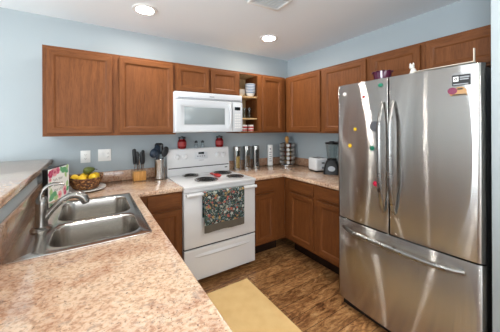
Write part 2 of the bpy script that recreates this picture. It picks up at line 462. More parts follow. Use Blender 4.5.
for n, (pl, (u0, u1, z0, z1)) in enumerate(OPEN, 1):
    fr = MB(); um = (u0+u1)/2; w = .05
    def bb(mb, a, b, c, d, t0, t1, bv=.004):
        if pl == 'l': mb.box(XW-t1, XW-t0, a, b, c, d, bv)
        elif pl == 'f': mb.box(a, b, YF-t1, YF-t0, c, d, bv)
        else: mb.box(a, b, t0, t1, c, d, bv)
    for a, b, c, d in ((u0, u0+w, z0, z1), (u1-w, u1, z0, z1), (u0+w, u1-w, z0, z0+w), (u0+w, u1-w, z1-w, z1), (um-w/2, um+w/2, z0+w, z1-w)):
        bb(fr, a, b, c, d, .03, .09)
    wo = struct(fr.build('window_%d' % n, 'white_trim'))
    pn = MB()
    for a, b in ((u0+w, um-w/2), (um+w/2, u1-w)): bb(pn, a, b, z0+w, z1-w, .058, .064, 0)
    pn.build('pane', 'window_glass', wo)
# wall end beside the refrigerator, half wall that carries the raised bar
struct(box(-.80, 0, -2.48, -2.342, 0, ZC, .004).build('wall_fridge', 'wall_paint'))
struct(box(-2.95, -2.82, -3.3, 0, 0, 1.122).build('wall_bar', 'wall_paint'))
for nm, a in (('baseboard_back', (-4.28, -2.95, -.014, 0)), ('baseboard_right', (-.014, 0, YF, -2.48))):
    struct(box(*a, 0, .09, .004).build(nm, 'white_trim'))

# ------------------------------------------------------------------ recessed lamps and ceiling vent
lamp = thing('recessed_ceiling_light', 'x', 'ceiling light', (0, 0, ZC), group='recessed ceiling lights')
MB().lathe([(.066, -.004), (.074, -.010), (.098, -.006), (.1, .0), (.066, .0)], (0, 0, ZC), 32, close=False).build('trim_ring', 'white_trim', lamp)
MB().lathe([(0, -.003), (.066, -.005), (.066, -.002), (0, -.001)], (0, 0, ZC), 32).build('lens', 'lamp_lens', lamp)
spots = [(-2.114, -.566, 'recessed ceiling light above the knife block side of the kitchen'),
         (-.811, -.588, 'recessed ceiling light above the open shelves and corner counter'),
         (-2.6, -2.9, 'recessed ceiling light above the near end of the sink counter'),
         (-1.5, -2.6, 'recessed ceiling light above the rug end of the kitchen'),
         (-4.7, -.95, 'recessed ceiling light over the dining side beyond the bar'),
         (-4.2, -4.2, 'recessed ceiling light over the far dining side'),
         (-1.6, -4.2, 'recessed ceiling light behind the sink counter end')]
for i, (x, y, lb) in enumerate(spots):
    o = lamp if i == 0 else copy_tree(lamp)
    o.location = (x, y, ZC); o['label'] = lb
vent = thing('ceiling_vent', 'white ceiling air vent at the top edge between the two recessed lights', 'vent', (-1.30, -1.22, ZC), -.05)
m = MB(); L = ROOTM['ceiling_vent']
for a in ((-.15, .15, -.1, -.075), (-.15, .15, .075, .1), (-.15, -.125, -.075, .075), (.125, .15, -.075, .075)):
    m.box(*a, -.012, 0, .003, M=L)
m.build('frame', 'white_trim', vent)
m = MB()
for k in range(7):
    m.box(-.125, .125, -.012, .012, -.0012, .0012, M=L @ Matrix.Translation((0, -.062+.0207*k, -.008)) @ Matrix.Rotation(.7, 4, 'X'))
m.build('louvre', 'white_trim', vent)

# ------------------------------------------------------------------ cabinets
def MF(face, pos):
    """Maps (u, depth outwards, z) on a cabinet face to the room; face 'Y' looks at -Y, 'X' looks at -X, 'P' looks at +X."""
    if face == 'Y': return lambda u, d, z: Vector((u, pos-d, z))
    if face == 'X': return lambda u, d, z: Vector((pos-d, u, z))
    return lambda u, d, z: Vector((pos+d, u, z))
def panel_door(f, u0, u1, z0, z1, t=.02, slab=False, rail=.044):
    """Frame-and-panel front: stiles and rails, beaded inner edge, recessed centre panel."""
    m = MB()
    def loop(i, d): return [f(u0+i, d, z0+i), f(u1-i, d, z0+i), f(u1-i, d, z1-i), f(u0+i, d, z1-i)]
    prof = [(0, 0), (0, t-.006), (.005, t)] if slab else [(0, 0), (0, t-.004), (.003, t), (rail-.002, t), (rail+.001, t-.001), (rail+.013, t-.0125), (rail+.015, t-.0125)]
    m.loft([loop(*p) for p in prof], mats=[1, 0, 1, 0], mat=1 if slab else 0)
    return m
def wmats(face): return ['wood_vertical', 'wood_along_x' if face == 'Y' else 'wood_along_y']
def face_frame(f, u0, u1, z0, z1, ups, zs=None, st=.03, t=.019):
    m = MB()
    def b(a, c, z, w, mat):
        m.loft([[f(a, d, z), f(c, d, z), f(c, d, w), f(a, d, w)] for d in (0, t)], mat=mat, mats=[mat]*4)
    b(u0, u1, z0, z0+st, 1); b(u0, u1, z1-st, z1, 1)
    for a, c in ups: b(a, c, z0+st, z1-st, 0)
    return m
def wall_cabinet(label, face, fpos, u0, u1, z0, z1, doors, stiles, back=0.0, b0=None, b1=None):
    """fpos is the plane of the box front; frame and doors stand in front of it."""
    f = MF(face, fpos); c = f((u0+u1)/2, 0, z0)
    t = thing('wall_cabinet', label, 'cabinet', tuple(c))
    e0, e1 = (b0 if b0 is not None else u0), (b1 if b1 is not None else u1)
    p, q = f(e0, 0, z0), f(e1, fpos if face == 'Y' else fpos, z1)
    if face == 'Y': box(e0, e1, fpos, back-.002, z0, z1).build('body', 'wood_vertical', t)
    else: box(fpos, back-.002, e0, e1, z0, z1).build('body', 'wood_vertical', t)
    face_frame(f, u0, u1, z0, z1, stiles).build('face_frame', wmats(face), t)
    for (a, b_, c0, c1) in doors:
        g = MF(face, fpos-.019)
        panel_door(g, a, b_, c0, c1).build('door', wmats(face), t)
    return t
ZB, ZT = 1.371, 2.090
FY = -.292           # box fronts of the wall cabinets; frames end at .311, doors at .331
wall_cabinet('wide oak wall cabinet with two tall doors over the knife block and outlets', 'Y', FY, -2.828, -1.783, ZB, ZT,
             [(-2.800, -2.345, ZB+.022, ZT-.022), (-2.292, -1.806, ZB+.022, ZT-.022)], [(-2.828, -2.785), (-2.36, -2.28), (-1.82, -1.783)])
wall_cabinet('short oak wall cabinet with two small doors directly above the microwave', 'Y', FY, -1.783, -1.042, 1.798, ZT,
             [(-1.772, -1.422, 1.812, ZT-.022), (-1.393, -1.056, 1.812, ZT-.022)], [(-1.783, -1.755), (-1.435, -1.38), (-1.07, -1.042)])
wall_cabinet('tall single-door oak wall cabinet beside the open shelves', 'Y', FY, -.742, -.334, ZB, ZT,
             [(-.709, -.392, ZB+.022, ZT-.022)], [(-.742, -.695), (-.405, -.334)], b1=-.334)
wall_cabinet('single-door oak wall cabinet in the corner above the spice rack', 'X', FY, -.905, -.312, ZB, ZT,
             [(-.882, -.385, ZB+.022, ZT-.022)], [(-.905, -.87), (-.40, -.312)], b1=-.002)
wall_cabinet('tall oak wall cabinet above the toaster, partly behind the refrigerator', 'X', FY, -1.437, -.905, ZB, ZT,
             [(-1.413, -.927, ZB+.022, ZT-.022)], [(-1.437, -1.40), (-.94, -.905)])
wall_cabinet('short oak wall cabinet over the refrigerator with bowl and figurine before it', 'X', FY, -2.338, -1.437, 1.83, ZT,
             [(-1.848, -1.460, 1.845, ZT-.022), (-2.29, -1.886, 1.845, ZT-.022)], [(-2.338, -2.28), (-1.90, -1.835), (-1.475, -1.437)])
# open shelf cabinet
f = MF('Y', FY)
oc = thing('open_wall_cabinet', 'narrow open oak wall cabinet with shelves of bowls, glasses and mugs', 'cabinet', (-.892, FY, ZB))
m = MB(); x0, x1 = -1.042, -.742
m.box(x0, x0+.012, FY, -.002, ZB, ZT, mat=1); m.box(x1-.012, x1, FY, -.002, ZB, ZT, mat=1)
m.box(x0+.012, x1-.012, -.010, -.002, ZB, ZT, mat=0)
m.box(x0+.012, x1-.012, FY, -.010, ZT-.014, ZT, mat=0); m.box(x0+.012, x1-.012, FY, -.010, ZB, ZB+.014, mat=0)
m.build('body', ['cabinet_inside', 'wood_vertical'], oc)
face_frame(f, x0, x1, ZB, ZT, [(x0, x0+.012), (x1-.03, x1)], st=.022).build('face_frame', wmats('Y'), oc)
for z in (1.552, 1.815):
    box(x0+.013, x1-.013, FY+.004, -.011, z-.018, z, .002).build('shelf', 'cabinet_inside', oc)

def base_cabinet(label, face, fpos, u0, u1, back, units, stiles, zb=.175, zt=.873):
    f = MF(face, fpos); t = thing('base_cabinet', label, 'cabinet', tuple(f((u0+u1)/2, 0, 0)))
    lo, hi = min(fpos, back), max(fpos, back)
    sg = 1 if face in 'XY' else -1
    if face == 'Y':
        box(u0, u1, lo, hi, zb, zt).build('body', 'wood_vertical', t); box(u0, u1, lo+.135, hi, 0, zb).build('toe_kick', 'dark_wood_trim', t)
    else:
        box(lo, hi, u0, u1, zb, zt).build('body', 'wood_vertical', t)
        (box(lo+.135, hi, u0, u1, 0, zb) if face == 'X' else box(lo, hi-.065, u0, u1, 0, zb)).build('toe_kick', 'dark_wood_trim', t)
    ff = face_frame(f, u0, u1, zb, zt, stiles)
    ff.loft([[f(a, d, z) for a, z in ((u0, .712), (u1, .712), (u1, .747), (u0, .747))] for d in (0, .018)], mat=1, mats=[1]*4)
    ff.build('face_frame', wmats(face), t)
    g = MF(face, fpos-.019*sg)
    for (a, b_) in units:
        panel_door(g, a, b_, .742, .862, slab=True).build('drawer', wmats(face), t)
        panel_door(g, a, b_, zb+.028, .716).build('door', wmats(face), t)
    return t
BF = -.592           # base box front; frame .611, doors .631
base_cabinet('oak base cabinet with one drawer and door between sink counter and stove', 'Y', BF, -2.192, -1.817, -.003,
             [(-2.115, -1.832)], [(-2.192, -2.10), (-1.85, -1.817)])
base_cabinet('oak base cabinet with one drawer and door between stove and corner', 'Y', BF, -1.045, -.612, -.003,
             [(-1.032, -.78)], [(-1.045, -1.018), (-.795, -.612)])
base_cabinet('oak corner base cabinet facing the sink counter, beneath the toaster', 'X', BF, -1.068, -.613, -.003,
             [(-1.040, -.703)], [(-1.068, -1.025), (-.718, -.613)])
base_cabinet('oak base cabinet beneath the blender, half hidden by the refrigerator', 'X', BF, -1.430, -1.068, -.003,
             [(-1.404, -1.096)], [(-1.430, -1.39), (-1.112, -1.068)])
pc = base_cabinet('long oak base cabinet under the sink counter', 'P', -2.235, -3.25, -.605, -2.815,
             [(-1.62, -1.12), (-2.16, -1.66), (-3.2, -2.7)], [(-3.25, -3.19), (-2.71, -2.15), (-1.67, -1.61), (-1.13, -.605)])
for ch in list(pc.children):      # the sink bowls hang inside: keep the carcass as an open-topped box
    if ch.name.split('.')[0] == 'body':
        bpy.data.objects.remove(ch, do_unlink=True)
for nm, a in (('back_panel', (-2.815, -2.80, -3.25, -.605, .175, .873)), ('front_panel', (-2.25, -2.235, -3.25, -.605, .175, .873)), ('end_panel', (-2.80, -2.25, -3.25, -3.235, .175, .873)),
              ('end_panel', (-2.80, -2.25, -.62, -.605, .175, .873)), ('bottom_panel', (-2.80, -2.25, -3.235, -.62, .175, .19))):
    box(*a).build(nm, 'wood_vertical', pc)

# ------------------------------------------------------------------ worktops and bar top
ZCT = .910
ZON = ZCT+.0008      # what stands on the worktops
wl = thing('countertop', 'large speckled pink-beige countertop running from the stove around the sink', 'countertop', (-2.5, -1.5, .875))
MB().prism([(-2.8192, -.001), (-2.8192, -3.3), (-2.190, -3.3), (-2.190, -.632), (-1.816, -.632), (-1.816, -.001)], .875, ZCT,
           holes=[[(-2.70, -1.43), (-2.262, -1.43), (-2.262, -.63), (-2.70, -.63)]], bev=.007, seg=3).build('worktop', 'granite_laminate', wl)
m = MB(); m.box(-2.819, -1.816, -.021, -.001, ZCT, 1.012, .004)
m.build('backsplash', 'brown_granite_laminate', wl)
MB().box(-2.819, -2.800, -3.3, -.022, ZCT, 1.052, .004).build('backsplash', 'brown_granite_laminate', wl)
wr = thing('countertop', 'speckled beige L-shaped corner countertop carrying canisters, spice rack and toaster', 'countertop', (-.4, -.4, .875))
MB().prism([(-1.046, -.001), (-1.046, -.632), (-.645, -.632), (-.645, -1.432), (-.001, -1.432), (-.001, -.001)], .875, ZCT, bev=.007, seg=3).build('worktop', 'granite_laminate', wr)
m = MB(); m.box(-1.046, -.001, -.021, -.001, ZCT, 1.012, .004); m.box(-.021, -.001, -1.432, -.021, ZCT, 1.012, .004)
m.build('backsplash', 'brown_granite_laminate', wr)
bt = MB().prism([(-3.28, -.001), (-3.28, -3.4), (-2.798, -3.4), (-2.798, -.001)], 1.122, 1.166, bev=.008, seg=3).build('bar_top', 'granite_laminate')
tag(recentre(bt, (-3.04, -1.7, 1.122)), 'raised speckled bar top on the half wall behind the faucet', 'countertop')

# ------------------------------------------------------------------ wall outlets
def outlet(name, label, x0, x1, z0, z1, gangs, kinds):
    o = thing(name, label, 'outlet', ((x0+x1)/2, 0, (z0+z1)/2))
    box(x0, x1, -.007, -.0005, z0, z1, .003).build('plate', 'outlet_plastic', o)
    for k, kd in enumerate(kinds):
        cx = x0+(x1-x0)*(k+.5)/gangs; cz = (z0+z1)/2
        if kd == 'outlet':
            m = MB(); m.box(cx-.017, cx+.017, -.0095, -.006, cz-.034, cz+.034, .002)
            for s in (-1, 1):
                for dx in (-.006, .006): m.box(cx+dx-.0012, cx+dx+.0012, -.0099, -.009, cz+s*.018-.004, cz+s*.018+.005, mat=1)
                m.lathe([(0, 0), (.0022, 0), (.0022, .0006), (0, .0006)], (cx, -.0094, cz+s*.018-.010), 8, mat=1, M=Matrix.Rotation(PI/2, 4, 'X'))
            m.build('socket', ['outlet_plastic', 'dark_gap'], o)
        else:
            box(cx-.016, cx+.016, -.0115, -.006, cz-.032, cz+.032, .003).build('switch', 'outlet_plastic', o)
    return o
outlet('wall_outlet', 'single white outlet plate on the wall above the lemon basket', -2.592, -2.512, 1.110, 1.226, 1, ['outlet'])
outlet('wall_outlet', 'double white switch and outlet plate nearer the knife block', -2.450, -2.338, 1.115, 1.231, 2, ['switch', 'outlet'])

# ------------------------------------------------------------------ microwave
mw = thing('microwave', 'white over-the-range microwave hung under the short oak cabinet', 'microwave', (-1.43, -.2, 1.388))
MX0, MX1, MZ0, MZ1 = -1.812, -1.048, 1.388, 1.796
m = box(MX0, MX1, -.372, -.003, MZ0, MZ1-.002, .004); m.build('body', 'white_plastic', mw)
m = MB(); m.box(MX0, MX1, -.398, -.373, 1.722, MZ1, .006)
m.build('vent_grille', 'white_plastic', mw)
m = MB()
for k in range(3): m.box(MX0+.03, MX1-.03, -.3992, -.396, 1.728+k*.0045, 1.7305+k*.0045)
m.build('vent_slot', 'grey_print', mw)
box(-1.45, -1.395, -.3992, -.397, 1.756, 1.763).build('logo', 'grey_print', mw)
dr = MB()
def mloop(i, d): return [Vector((a, -.373-d, z)) for a, z in ((MX0+i, MZ0+.006+i), (-1.178-i, MZ0+.006+i), (-1.178-i, 1.718-i), (MX0+i, 1.718-i))]
dr.loft([mloop(0, 0), mloop(0, .026), mloop(.006, .032), mloop(.052, .032), mloop(.062, .026)])
dr = dr.build('door', 'white_plastic', mw)
m = box(-1.722, -1.272, -.4015, -.399, 1.470, 1.645, .002); m.build('window', 'mw_glass', dr)
m = MB(); pts = [(-1.218, -.404-.032*math.sin(PI*k/10)**.6, 1.425+.026*k) for k in range(11)]
m.tube(pts, [.011]*11, 10, flat=.8); m.build('handle', 'white_plastic', dr)
cp = box(-1.174, MX1, -.404, -.373, MZ0+.006, 1.718, .005).build('control_panel', 'white_plastic', mw)
box(-1.150, -1.078, -.4055, -.403, 1.628, 1.664, .001).build('display', 'display', cp)
m = MB()
for r in range(6):
    for c in range(3): m.box(-1.148+c*.026, -1.128+c*.026, -.4048, -.4035, 1.430+r*.028, 1.447+r*.028, .0005)
m.build('keypad', 'white_trim', cp)
box(MX0+.02, MX1-.02, -.36, -.03, 1.384, 1.3885).build('underside_filter', 'dark_grey_metal', mw)

# ------------------------------------------------------------------ stove
st = thing('stove', 'white electric coil stove with a floral towel on its door handle', 'stove', (-1.43, -.35, 0))
SX0, SX1 = -1.812, -1.050
box(SX0, SX1, -.605, -.03, .045, .885).build('body', 'white_enamel', st)
for x in (SX0+.05, SX1-.05):
    for y in (-.56, -.08): MB().lathe([(.02, 0), (.02, .01), (.012, .015), (.012, .05)], (x, y, 0), 12).build('levelling_foot', 'black_plastic', st)
box(SX0+.004, SX1-.004, -.63, -.6, .338, .352).build('gap', 'dark_gap', st)
# cooktop with four holes for the burner pans
burn = [(-1.512, -.448, .112), (-1.572, -.158, .086), (-1.215, -.205, .108), (-1.185, -.462, .088)]
holes = [[(x+r*math.cos(2*PI*k/28), y+r*math.sin(2*PI*k/28)) for k in range(28)] for x, y, r in burn]
MB().prism([(SX0, -.662), (SX1, -.662), (SX1, -.03), (SX0, -.03)], .886, .913, holes=holes, bev=.006, seg=3).build('cooktop', 'white_enamel', st)
for x, y, r in burn:
    bpan = MB().lathe([(r+.010, .9135), (r+.008, .917), (r-.002, .916), (r-.014, .905), (r*.45, .896), (.014, .894), (.0, .894)], (x, y, 0), 28, close=False).build('burner', 'drip_chrome', st)
    pts = []; turns = 4 if r > .1 else 3
    for k in range(turns*20+1):
        a = 2*PI*k/20; q = .018+(r-.030)*k/(turns*20); pts.append((x+q*math.cos(a), y+q*math.sin(a), .920))
    MB().tube(pts, .0046, 6, flat=.75).build('coil', 'coil_black', bpan)
# control console
guard = MB()
prof = [(-.004, .912), (-.095, .912), (-.095, 1.0), (-.088, 1.03), (-.070, 1.190), (-.060, 1.202), (-.004, 1.202)]
guard.loft([[Vector((x, p[0], p[1])) for p in prof] for x in (SX0+.002, SX1-.002)])
guard = guard.build('console', 'white_enamel', st)
box(SX0+.012, SX1-.012, -.0965, -.094, .988, .997).build('seam', 'dark_gap', guard)
def onface(x, z): return Vector((x, -.088+.018*(z-1.03)/.16, z))
tilt = Matrix.Rotation(PI/2-.112, 4, 'X')
for x in (-1.697, -1.607, -1.207, -1.125):
    m = MB(); c = onface(x, 1.112)
    m.lathe([(.034, 0), (.034, .003), (.030, .005), (.025, .006), (.022, .022), (.019, .026), (0, .026)], c, 24, M=tilt)
    m.box(-.004, .004, -.021, .021, .02, .032, .002, M=Matrix.Translation(c) @ tilt)
    m.build('knob', 'knob_white', guard)
m = MB(); m.box(-.08, .08, -.04, .04, -.001, .002, .001, M=Matrix.Translation(onface(-1.415, 1.115)) @ tilt)
m.build('clock_panel', 'white_plastic', guard)
m = MB(); m.box(-.036, .036, -.012, .012, -.001, .003, .001, M=Matrix.Translation(onface(-1.413, 1.143)) @ tilt)
m.build('display', 'display', guard)
for k in range(4): MB().box(-.05+k*.028, -.034+k*.028, -.006, .006, 0, .0035, .001, M=Matrix.Translation(onface(-1.415, 1.108)) @ tilt).build('button', 'grey_print', guard)
MB().box(-.03, .03, -.002, .002, 0, .003, M=Matrix.Translation(onface(-1.415, 1.062)) @ tilt).build('logo', 'grey_print', guard)
box(-1.115, -1.080, -.0965, -.094, .952, .962).build('logo', 'display', st)
# front: vent strip, oven door, drawer
box(SX0, SX1, -.645, -.606, .852, .885, .004).build('front_strip', 'white_enamel', st)
od = box(SX0, SX1, -.648, -.606, .353, .848, .008, 3).build('oven_door', 'white_enamel', st)
m = MB(); m.tube([(SX0+.012, -.688, .838), (SX1-.012, -.688, .838)], .0125, 12, flat=1.2)
for x in (SX0+.03, SX1-.03): m.box(x-.016, x+.016, -.69, -.640, .826, .85, .006)
m.build('handle', 'white_enamel', od)
sd = MB()
def dloop(i, d): return [Vector((a, -.606-d, z)) for a, z in ((SX0+i, .05+i), (SX1-i, .05+i), (SX1-i, .338-i), (SX0+i, .338-i))]
sd.loft([dloop(0, 0), dloop(0, .034), dloop(.008, .042)])
sd = sd.build('drawer', 'white_enamel', st)
m = MB()
n = 24
lo, hi = [], []
for k in range(n+1):
    u = k/n; x = -1.715+.60*u; e = min(1, 4*u, 4*(1-u))**.5
    lo.append((x, e))
loops = [[Vector((x, -.647, .262-.012*e)), Vector((x, -.649-.012*e, .268)), Vector((x, -.647-.008*e, .282)), Vector((x, -.647, .285+.006*e))] for x, e in lo]
m.loft(loops); m.build('handle', 'white_enamel', sd)

# floral towel over the oven handle
tw = thing('dish_towel', 'dark floral dish towel with grey hem hanging from the oven door handle', 'towel', (-1.433, -.70, .5))
def towel_strip(z0, z1, back=True):
    m = MB(); nx = 30; X0, X1 = -1.647, -1.222
    path = []
    if back: path += [(-.668, .62+.2*k/5) for k in range(5)]+[(-.668, .838)]+[(-.688+.0195*math.cos(a), .838+.0195*math.sin(a)) for a in (.6, 1.2, 1.6, 2.0, 2.6)]
    top = .838 if back else z1
    path += [(-.7085, top-(top-z0)*k/14) for k in range(15)]
    loops = []
    def off(u, z): return .006*math.sin(u*PI*3.2+.5)*max(0, (.84-z)/.34)+.003*math.sin(u*PI*7)*max(0, (.84-z)/.34)
    for i in range(nx+1):
        u = i/nx; x = X0+(X1-X0)*u-.004*math.sin(u*PI)
        outer = [Vector((x, y+(off(u, z)*(-1) if y < -.69 else 0)-(.002 if y < -.69 else -.002), z)) for y, z in path]
        inner = [Vector((x, y+(off(u, z)*(-1) if y < -.69 else 0)+(.002 if y < -.69 else -.002), z)) for y, z in reversed(path)]
        loops.append(outer+inner)
    m.loft(loops); return m
towel_strip(.560, 0).build('cloth', 'towel_floral', tw, angle=60)
towel_strip(.492, .5595, back=False).build('hem', 'towel_hem', tw, label='plain grey hem band', angle=60)

# spoon rest on the cooktop, jars and shakers on the console
sr = MB()
A = Matrix.Translation((-1.352, -.325, .9176)) @ Matrix.Rotation(-1.62, 4, 'Z') @ Matrix.Diagonal((1.2, .9, 1, 1))
sr.lathe([(0, .002), (.036, .003), (.044, .010), (.047, .016), (.044, .016), (.036, .007), (0, .005)], (0, 0, 0), 24, M=A @ Matrix.Translation((.045, 0, 0)) @ Matrix.Diagonal((1.3, .85, 1, 1)))
sr.loft([[A @ Vector((x, -w, 0)), A @ Vector((x, w, 0)), A @ Vector((x, w, .009)), A @ Vector((x, 0, .006)), A @ Vector((x, -w, .009))] for x, w in ((-.115, .014), (-.10, .021), (-.06, .018), (-.005, .015))])
tag(recentre(sr.build('spoon_rest', 'red_silicone'), (-1.352, -.325, .9176)), 'small red spoon rest lying between the stove burners', 'spoon rest')

jar = thing('red_jar', 'x', 'jar', (-1.636, -.058, 1.202), group='red jars on the stove console')
jc = (-1.636, -.058, 1.202)
MB().lathe([(0, 0), (.036, 0), (.042, .006), (.044, .03), (.043, .085), (.036, .103), (.031, .110), (.031, .114), (0, .114)], jc, 28).build('body', 'jar_red', jar)
MB().lathe([(.0442, .030), (.0446, .032), (.0440, .078), (.0436, .080)], jc, 28, close=False).build('label', 'jar_label', jar)
MB().lathe([(0, .114), (.035, .114), (.036, .118), (.036, .132), (.033, .136), (.012, .137), (.011, .143), (0, .144)], jc, 28).build('lid', 'dark_grey_metal', jar)
jar['label'] = 'red glass jar on the stove console, closer to the utensil crock'
jar.scale = (1.1, 1.1, .98); j2 = copy_tree(jar); j2.location.x = -1.168; j2['label'] = 'red glass jar on the stove console, closer to the steel canisters'
sh = thing('salt_shaker', 'glass shaker on the stove console, beside the red jar near the utensil crock', 'shaker', (-1.466, -.05, 1.202), group='glass shakers on the stove console')
sc = (-1.466, -.05, 1.202)
MB().lathe([(0, 0), (.022, 0), (.024, .004), (.021, .03), (.017, .052), (.016, .060), (0, .060)], sc, 16).build('body', 'thin_glass', sh)
MB().lathe([(0, .003), (.020, .003), (.018, .028), (0, .028)], sc, 16).build('filling', 'badge_grey', sh)
MB().lathe([(0, .060), (.018, .060), (.018, .072), (.012, .082), (.005, .087), (0, .088)], sc, 16).build('cap', 'dark_grey_metal', sh)
s2 = copy_tree(sh); s2.location.x = -1.384; s2['label'] = 'glass shaker on the stove console, beside the red jar near the canisters'

# ------------------------------------------------------------------ sink and faucet
sk = thing('sink', 'double-bowl stainless steel sink set into the speckled counter', 'sink', (-2.52, -1.02, .9))
outer = rrect(-2.797, -2.243, -1.460, -.596, .014, 0, 6)
B1, B2 = (-2.668, -2.285, -1.412, -1.108), (-2.668, -2.285, -1.062, -.650)
MB().prism([(p[0], p[1]) for p in outer], .9105, .9165, holes=[[(p[0], p[1]) for p in rrect(*b, .075, 0, 8)] for b in (B1, B2)], bev=.0025, seg=2).build('rim', 'sink_steel', sk)
for b in (B1, B2):
    m = MB(); x0, x1, y0, y1 = b
    lp = []
    for i, z in ((0, .9165), (.002, .913), (.004, .905), (.008, .76), (.013, .725), (.026, .707), (.050, .701)):
        lp.append([Vector(p) for p in rrect(x0+i, x1-i, y0+i, y1-i, max(.02, .075-i*.4), z, 8)])
    m.loft(lp, cap0=False)
    bo = m.build('bowl', 'sink_steel', sk, angle=50)
    MB().lathe([(0, .7025), (.02, .7025), (.036, .7050), (.043, .7035), (.043, .7005), (0, .7005)], ((x0+x1)/2, (y0+y1)/2, 0), 24).build('drain', 'drip_chrome', bo)
fa = thing('faucet', 'brushed nickel single-lever faucet with curved spout over the sink', 'faucet', (-2.722, -1.13, .9165))
fy = -1.13
MB().lathe([(0, 0), (.046, 0), (.047, .006), (.040, .012), (.031, .018), (0, .018)], (-2.722, fy, .9165), 24, sy=1.25).build('base', 'brushed_nickel', fa)
m = MB(); m.tube([(-2.722, fy, .93), (-2.722, fy, .96), (-2.721, fy, 1.0), (-2.720, fy, 1.045), (-2.718, fy, 1.072), (-2.716, fy, 1.085)], [.029, .026, .026, .027, .025, .016], 18)
m.build('body', 'brushed_nickel', fa)
m = MB(); m.tube([(-2.716, fy, .962), (-2.700, fy, .985), (-2.680, fy, 1.010), (-2.655, fy, 1.037), (-2.628, fy, 1.058), (-2.602, fy, 1.071), (-2.575, fy, 1.074), (-2.552, fy, 1.066), (-2.537, fy, 1.050), (-2.530, fy, 1.030)],
                 [.020, .018, .016, .0155, .0155, .017, .0195, .022, .0225, .021], 16)
m.tube([(-2.530, fy, 1.030), (-2.528, fy, 1.022)], [.019, .018], 16)
m.build('spout', 'brushed_nickel', fa)
m = MB(); m.tube([(-2.722, fy, 1.070), (-2.722, fy, 1.094), (-2.714, fy, 1.118), (-2.696, fy, 1.136), (-2.672, fy, 1.145), (-2.647, fy, 1.143), (-2.624, fy, 1.134)],
                 [.024, .022, .020, .018, .016, .014, .010], 14, flat=.5)
m.build('lever', 'brushed_nickel', fa)

# ------------------------------------------------------------------ sign, fruit basket on its platter
sgm = Matrix.Translation((-2.762, -.585, ZON)) @ Matrix.Rotation(math.atan2(.25, .105), 4, 'Z')
SW, SH, SD = .262, .236, .036
sg = thing('box_sign', 'square black box sign with pink and green floral print leaning by the faucet', 'sign', (-2.762, -.585, ZON), math.atan2(.25, .105))
box(0, SW, 0, SD, .0, SH, .002, M=sgm).build('box', 'sign_black', sg)
box(.001, SW-.001, -.0022, 0, .001, SH-.001, M=sgm).build('print', 'paper_white', sg)
def flower(cx, cz, r, n, mat, mb, d=-.0024, ph=0.):
    for k in range(n):
        a = 2*PI*k/n+ph
        mb.lathe([(0, 0), (r*.45, 0), (r*.45, .0004), (0, .0004)], (0, 0, 0), 10, mat=mat, M=sgm @ Matrix.Translation((cx+r*.5*math.cos(a), d, cz+r*.5*math.sin(a))) @ Matrix.Rotation(PI/2, 4, 'X'))
def leafshape(cx, cz, l, w, a, mat, mb, d=-.0024):
    pts = [(l*(t-.5), w*math.sin(PI*t)) for t in [k/8 for k in range(9)]]+[(l*(t-.5), -w*math.sin(PI*t)) for t in [k/8 for k in range(7, 0, -1)]]
    mb.prism(pts, 0, .0004, mat=mat, M=sgm @ Matrix.Translation((cx, d, cz)) @ Matrix.Rotation(PI/2, 4, 'X') @ Matrix.Rotation(a, 4, 'Z'))
for nm, c in dict(print_pink=(226, 120, 150), print_rose=(242, 178, 186), print_green=(104, 172, 126), print_lime=(172, 206, 146), print_ink=(158, 162, 158), print_magenta=(204, 66, 112)).items():
    simple(nm, c, .6)
pm = ['print_pink', 'print_rose', 'print_green', 'print_lime', 'print_ink', 'print_magenta']
m = MB()
for cx, cz, r, q in ((.026, .200, .030, 5), (.075, .206, .034, 1), (.112, .212, .028, 0), (.135, .03, .030, 1), (.20, .055, .028, 1), (.205, .028, .022, 0), (.02, .16, .018, 1), (.05, .215, .02, 0)):
    flower(cx, cz, r, 6, q, m, d=-.0024); flower(cx, cz, r*.35, 4, 5 if q != 5 else 0, m, d=-.0028)
for cx, cz, l, w, a, q in ((.19, .205, .07, .022, .5, 2), (.225, .195, .06, .02, -.6, 2), (.16, .215, .055, .018, 2.3, 2), (.235, .22, .05, .016, 1.1, 3), (.04, .035, .08, .024, .6, 2), (.075, .05, .06, .02, -.5, 2), (.03, .07, .06, .018, 1.5, 3), (.09, .02, .06, .02, .1, 3), (.235, .09, .06, .018, 1.3, 3), (.24, .05, .05, .016, .6, 2), (.02, .125, .05, .014, 1.4, 3), (.215, .165, .05, .014, -1.2, 3)):
    leafshape(cx, cz, l, w, a, q, m)
for row in range(3):           # a few lines of looping script that cannot be read in the photograph
    for k in range(2):
        z = .150-row*.038; x = .055+k*.062+row*.006
        pts = [(x+.052*t/14, -.0026, z+.010*math.sin(t*1.35+row+k)) for t in range(15)]
        m.tube([sgm @ Vector(p) for p in pts], .0016, 5, mat=4)
m.build('floral_print', pm, sg)

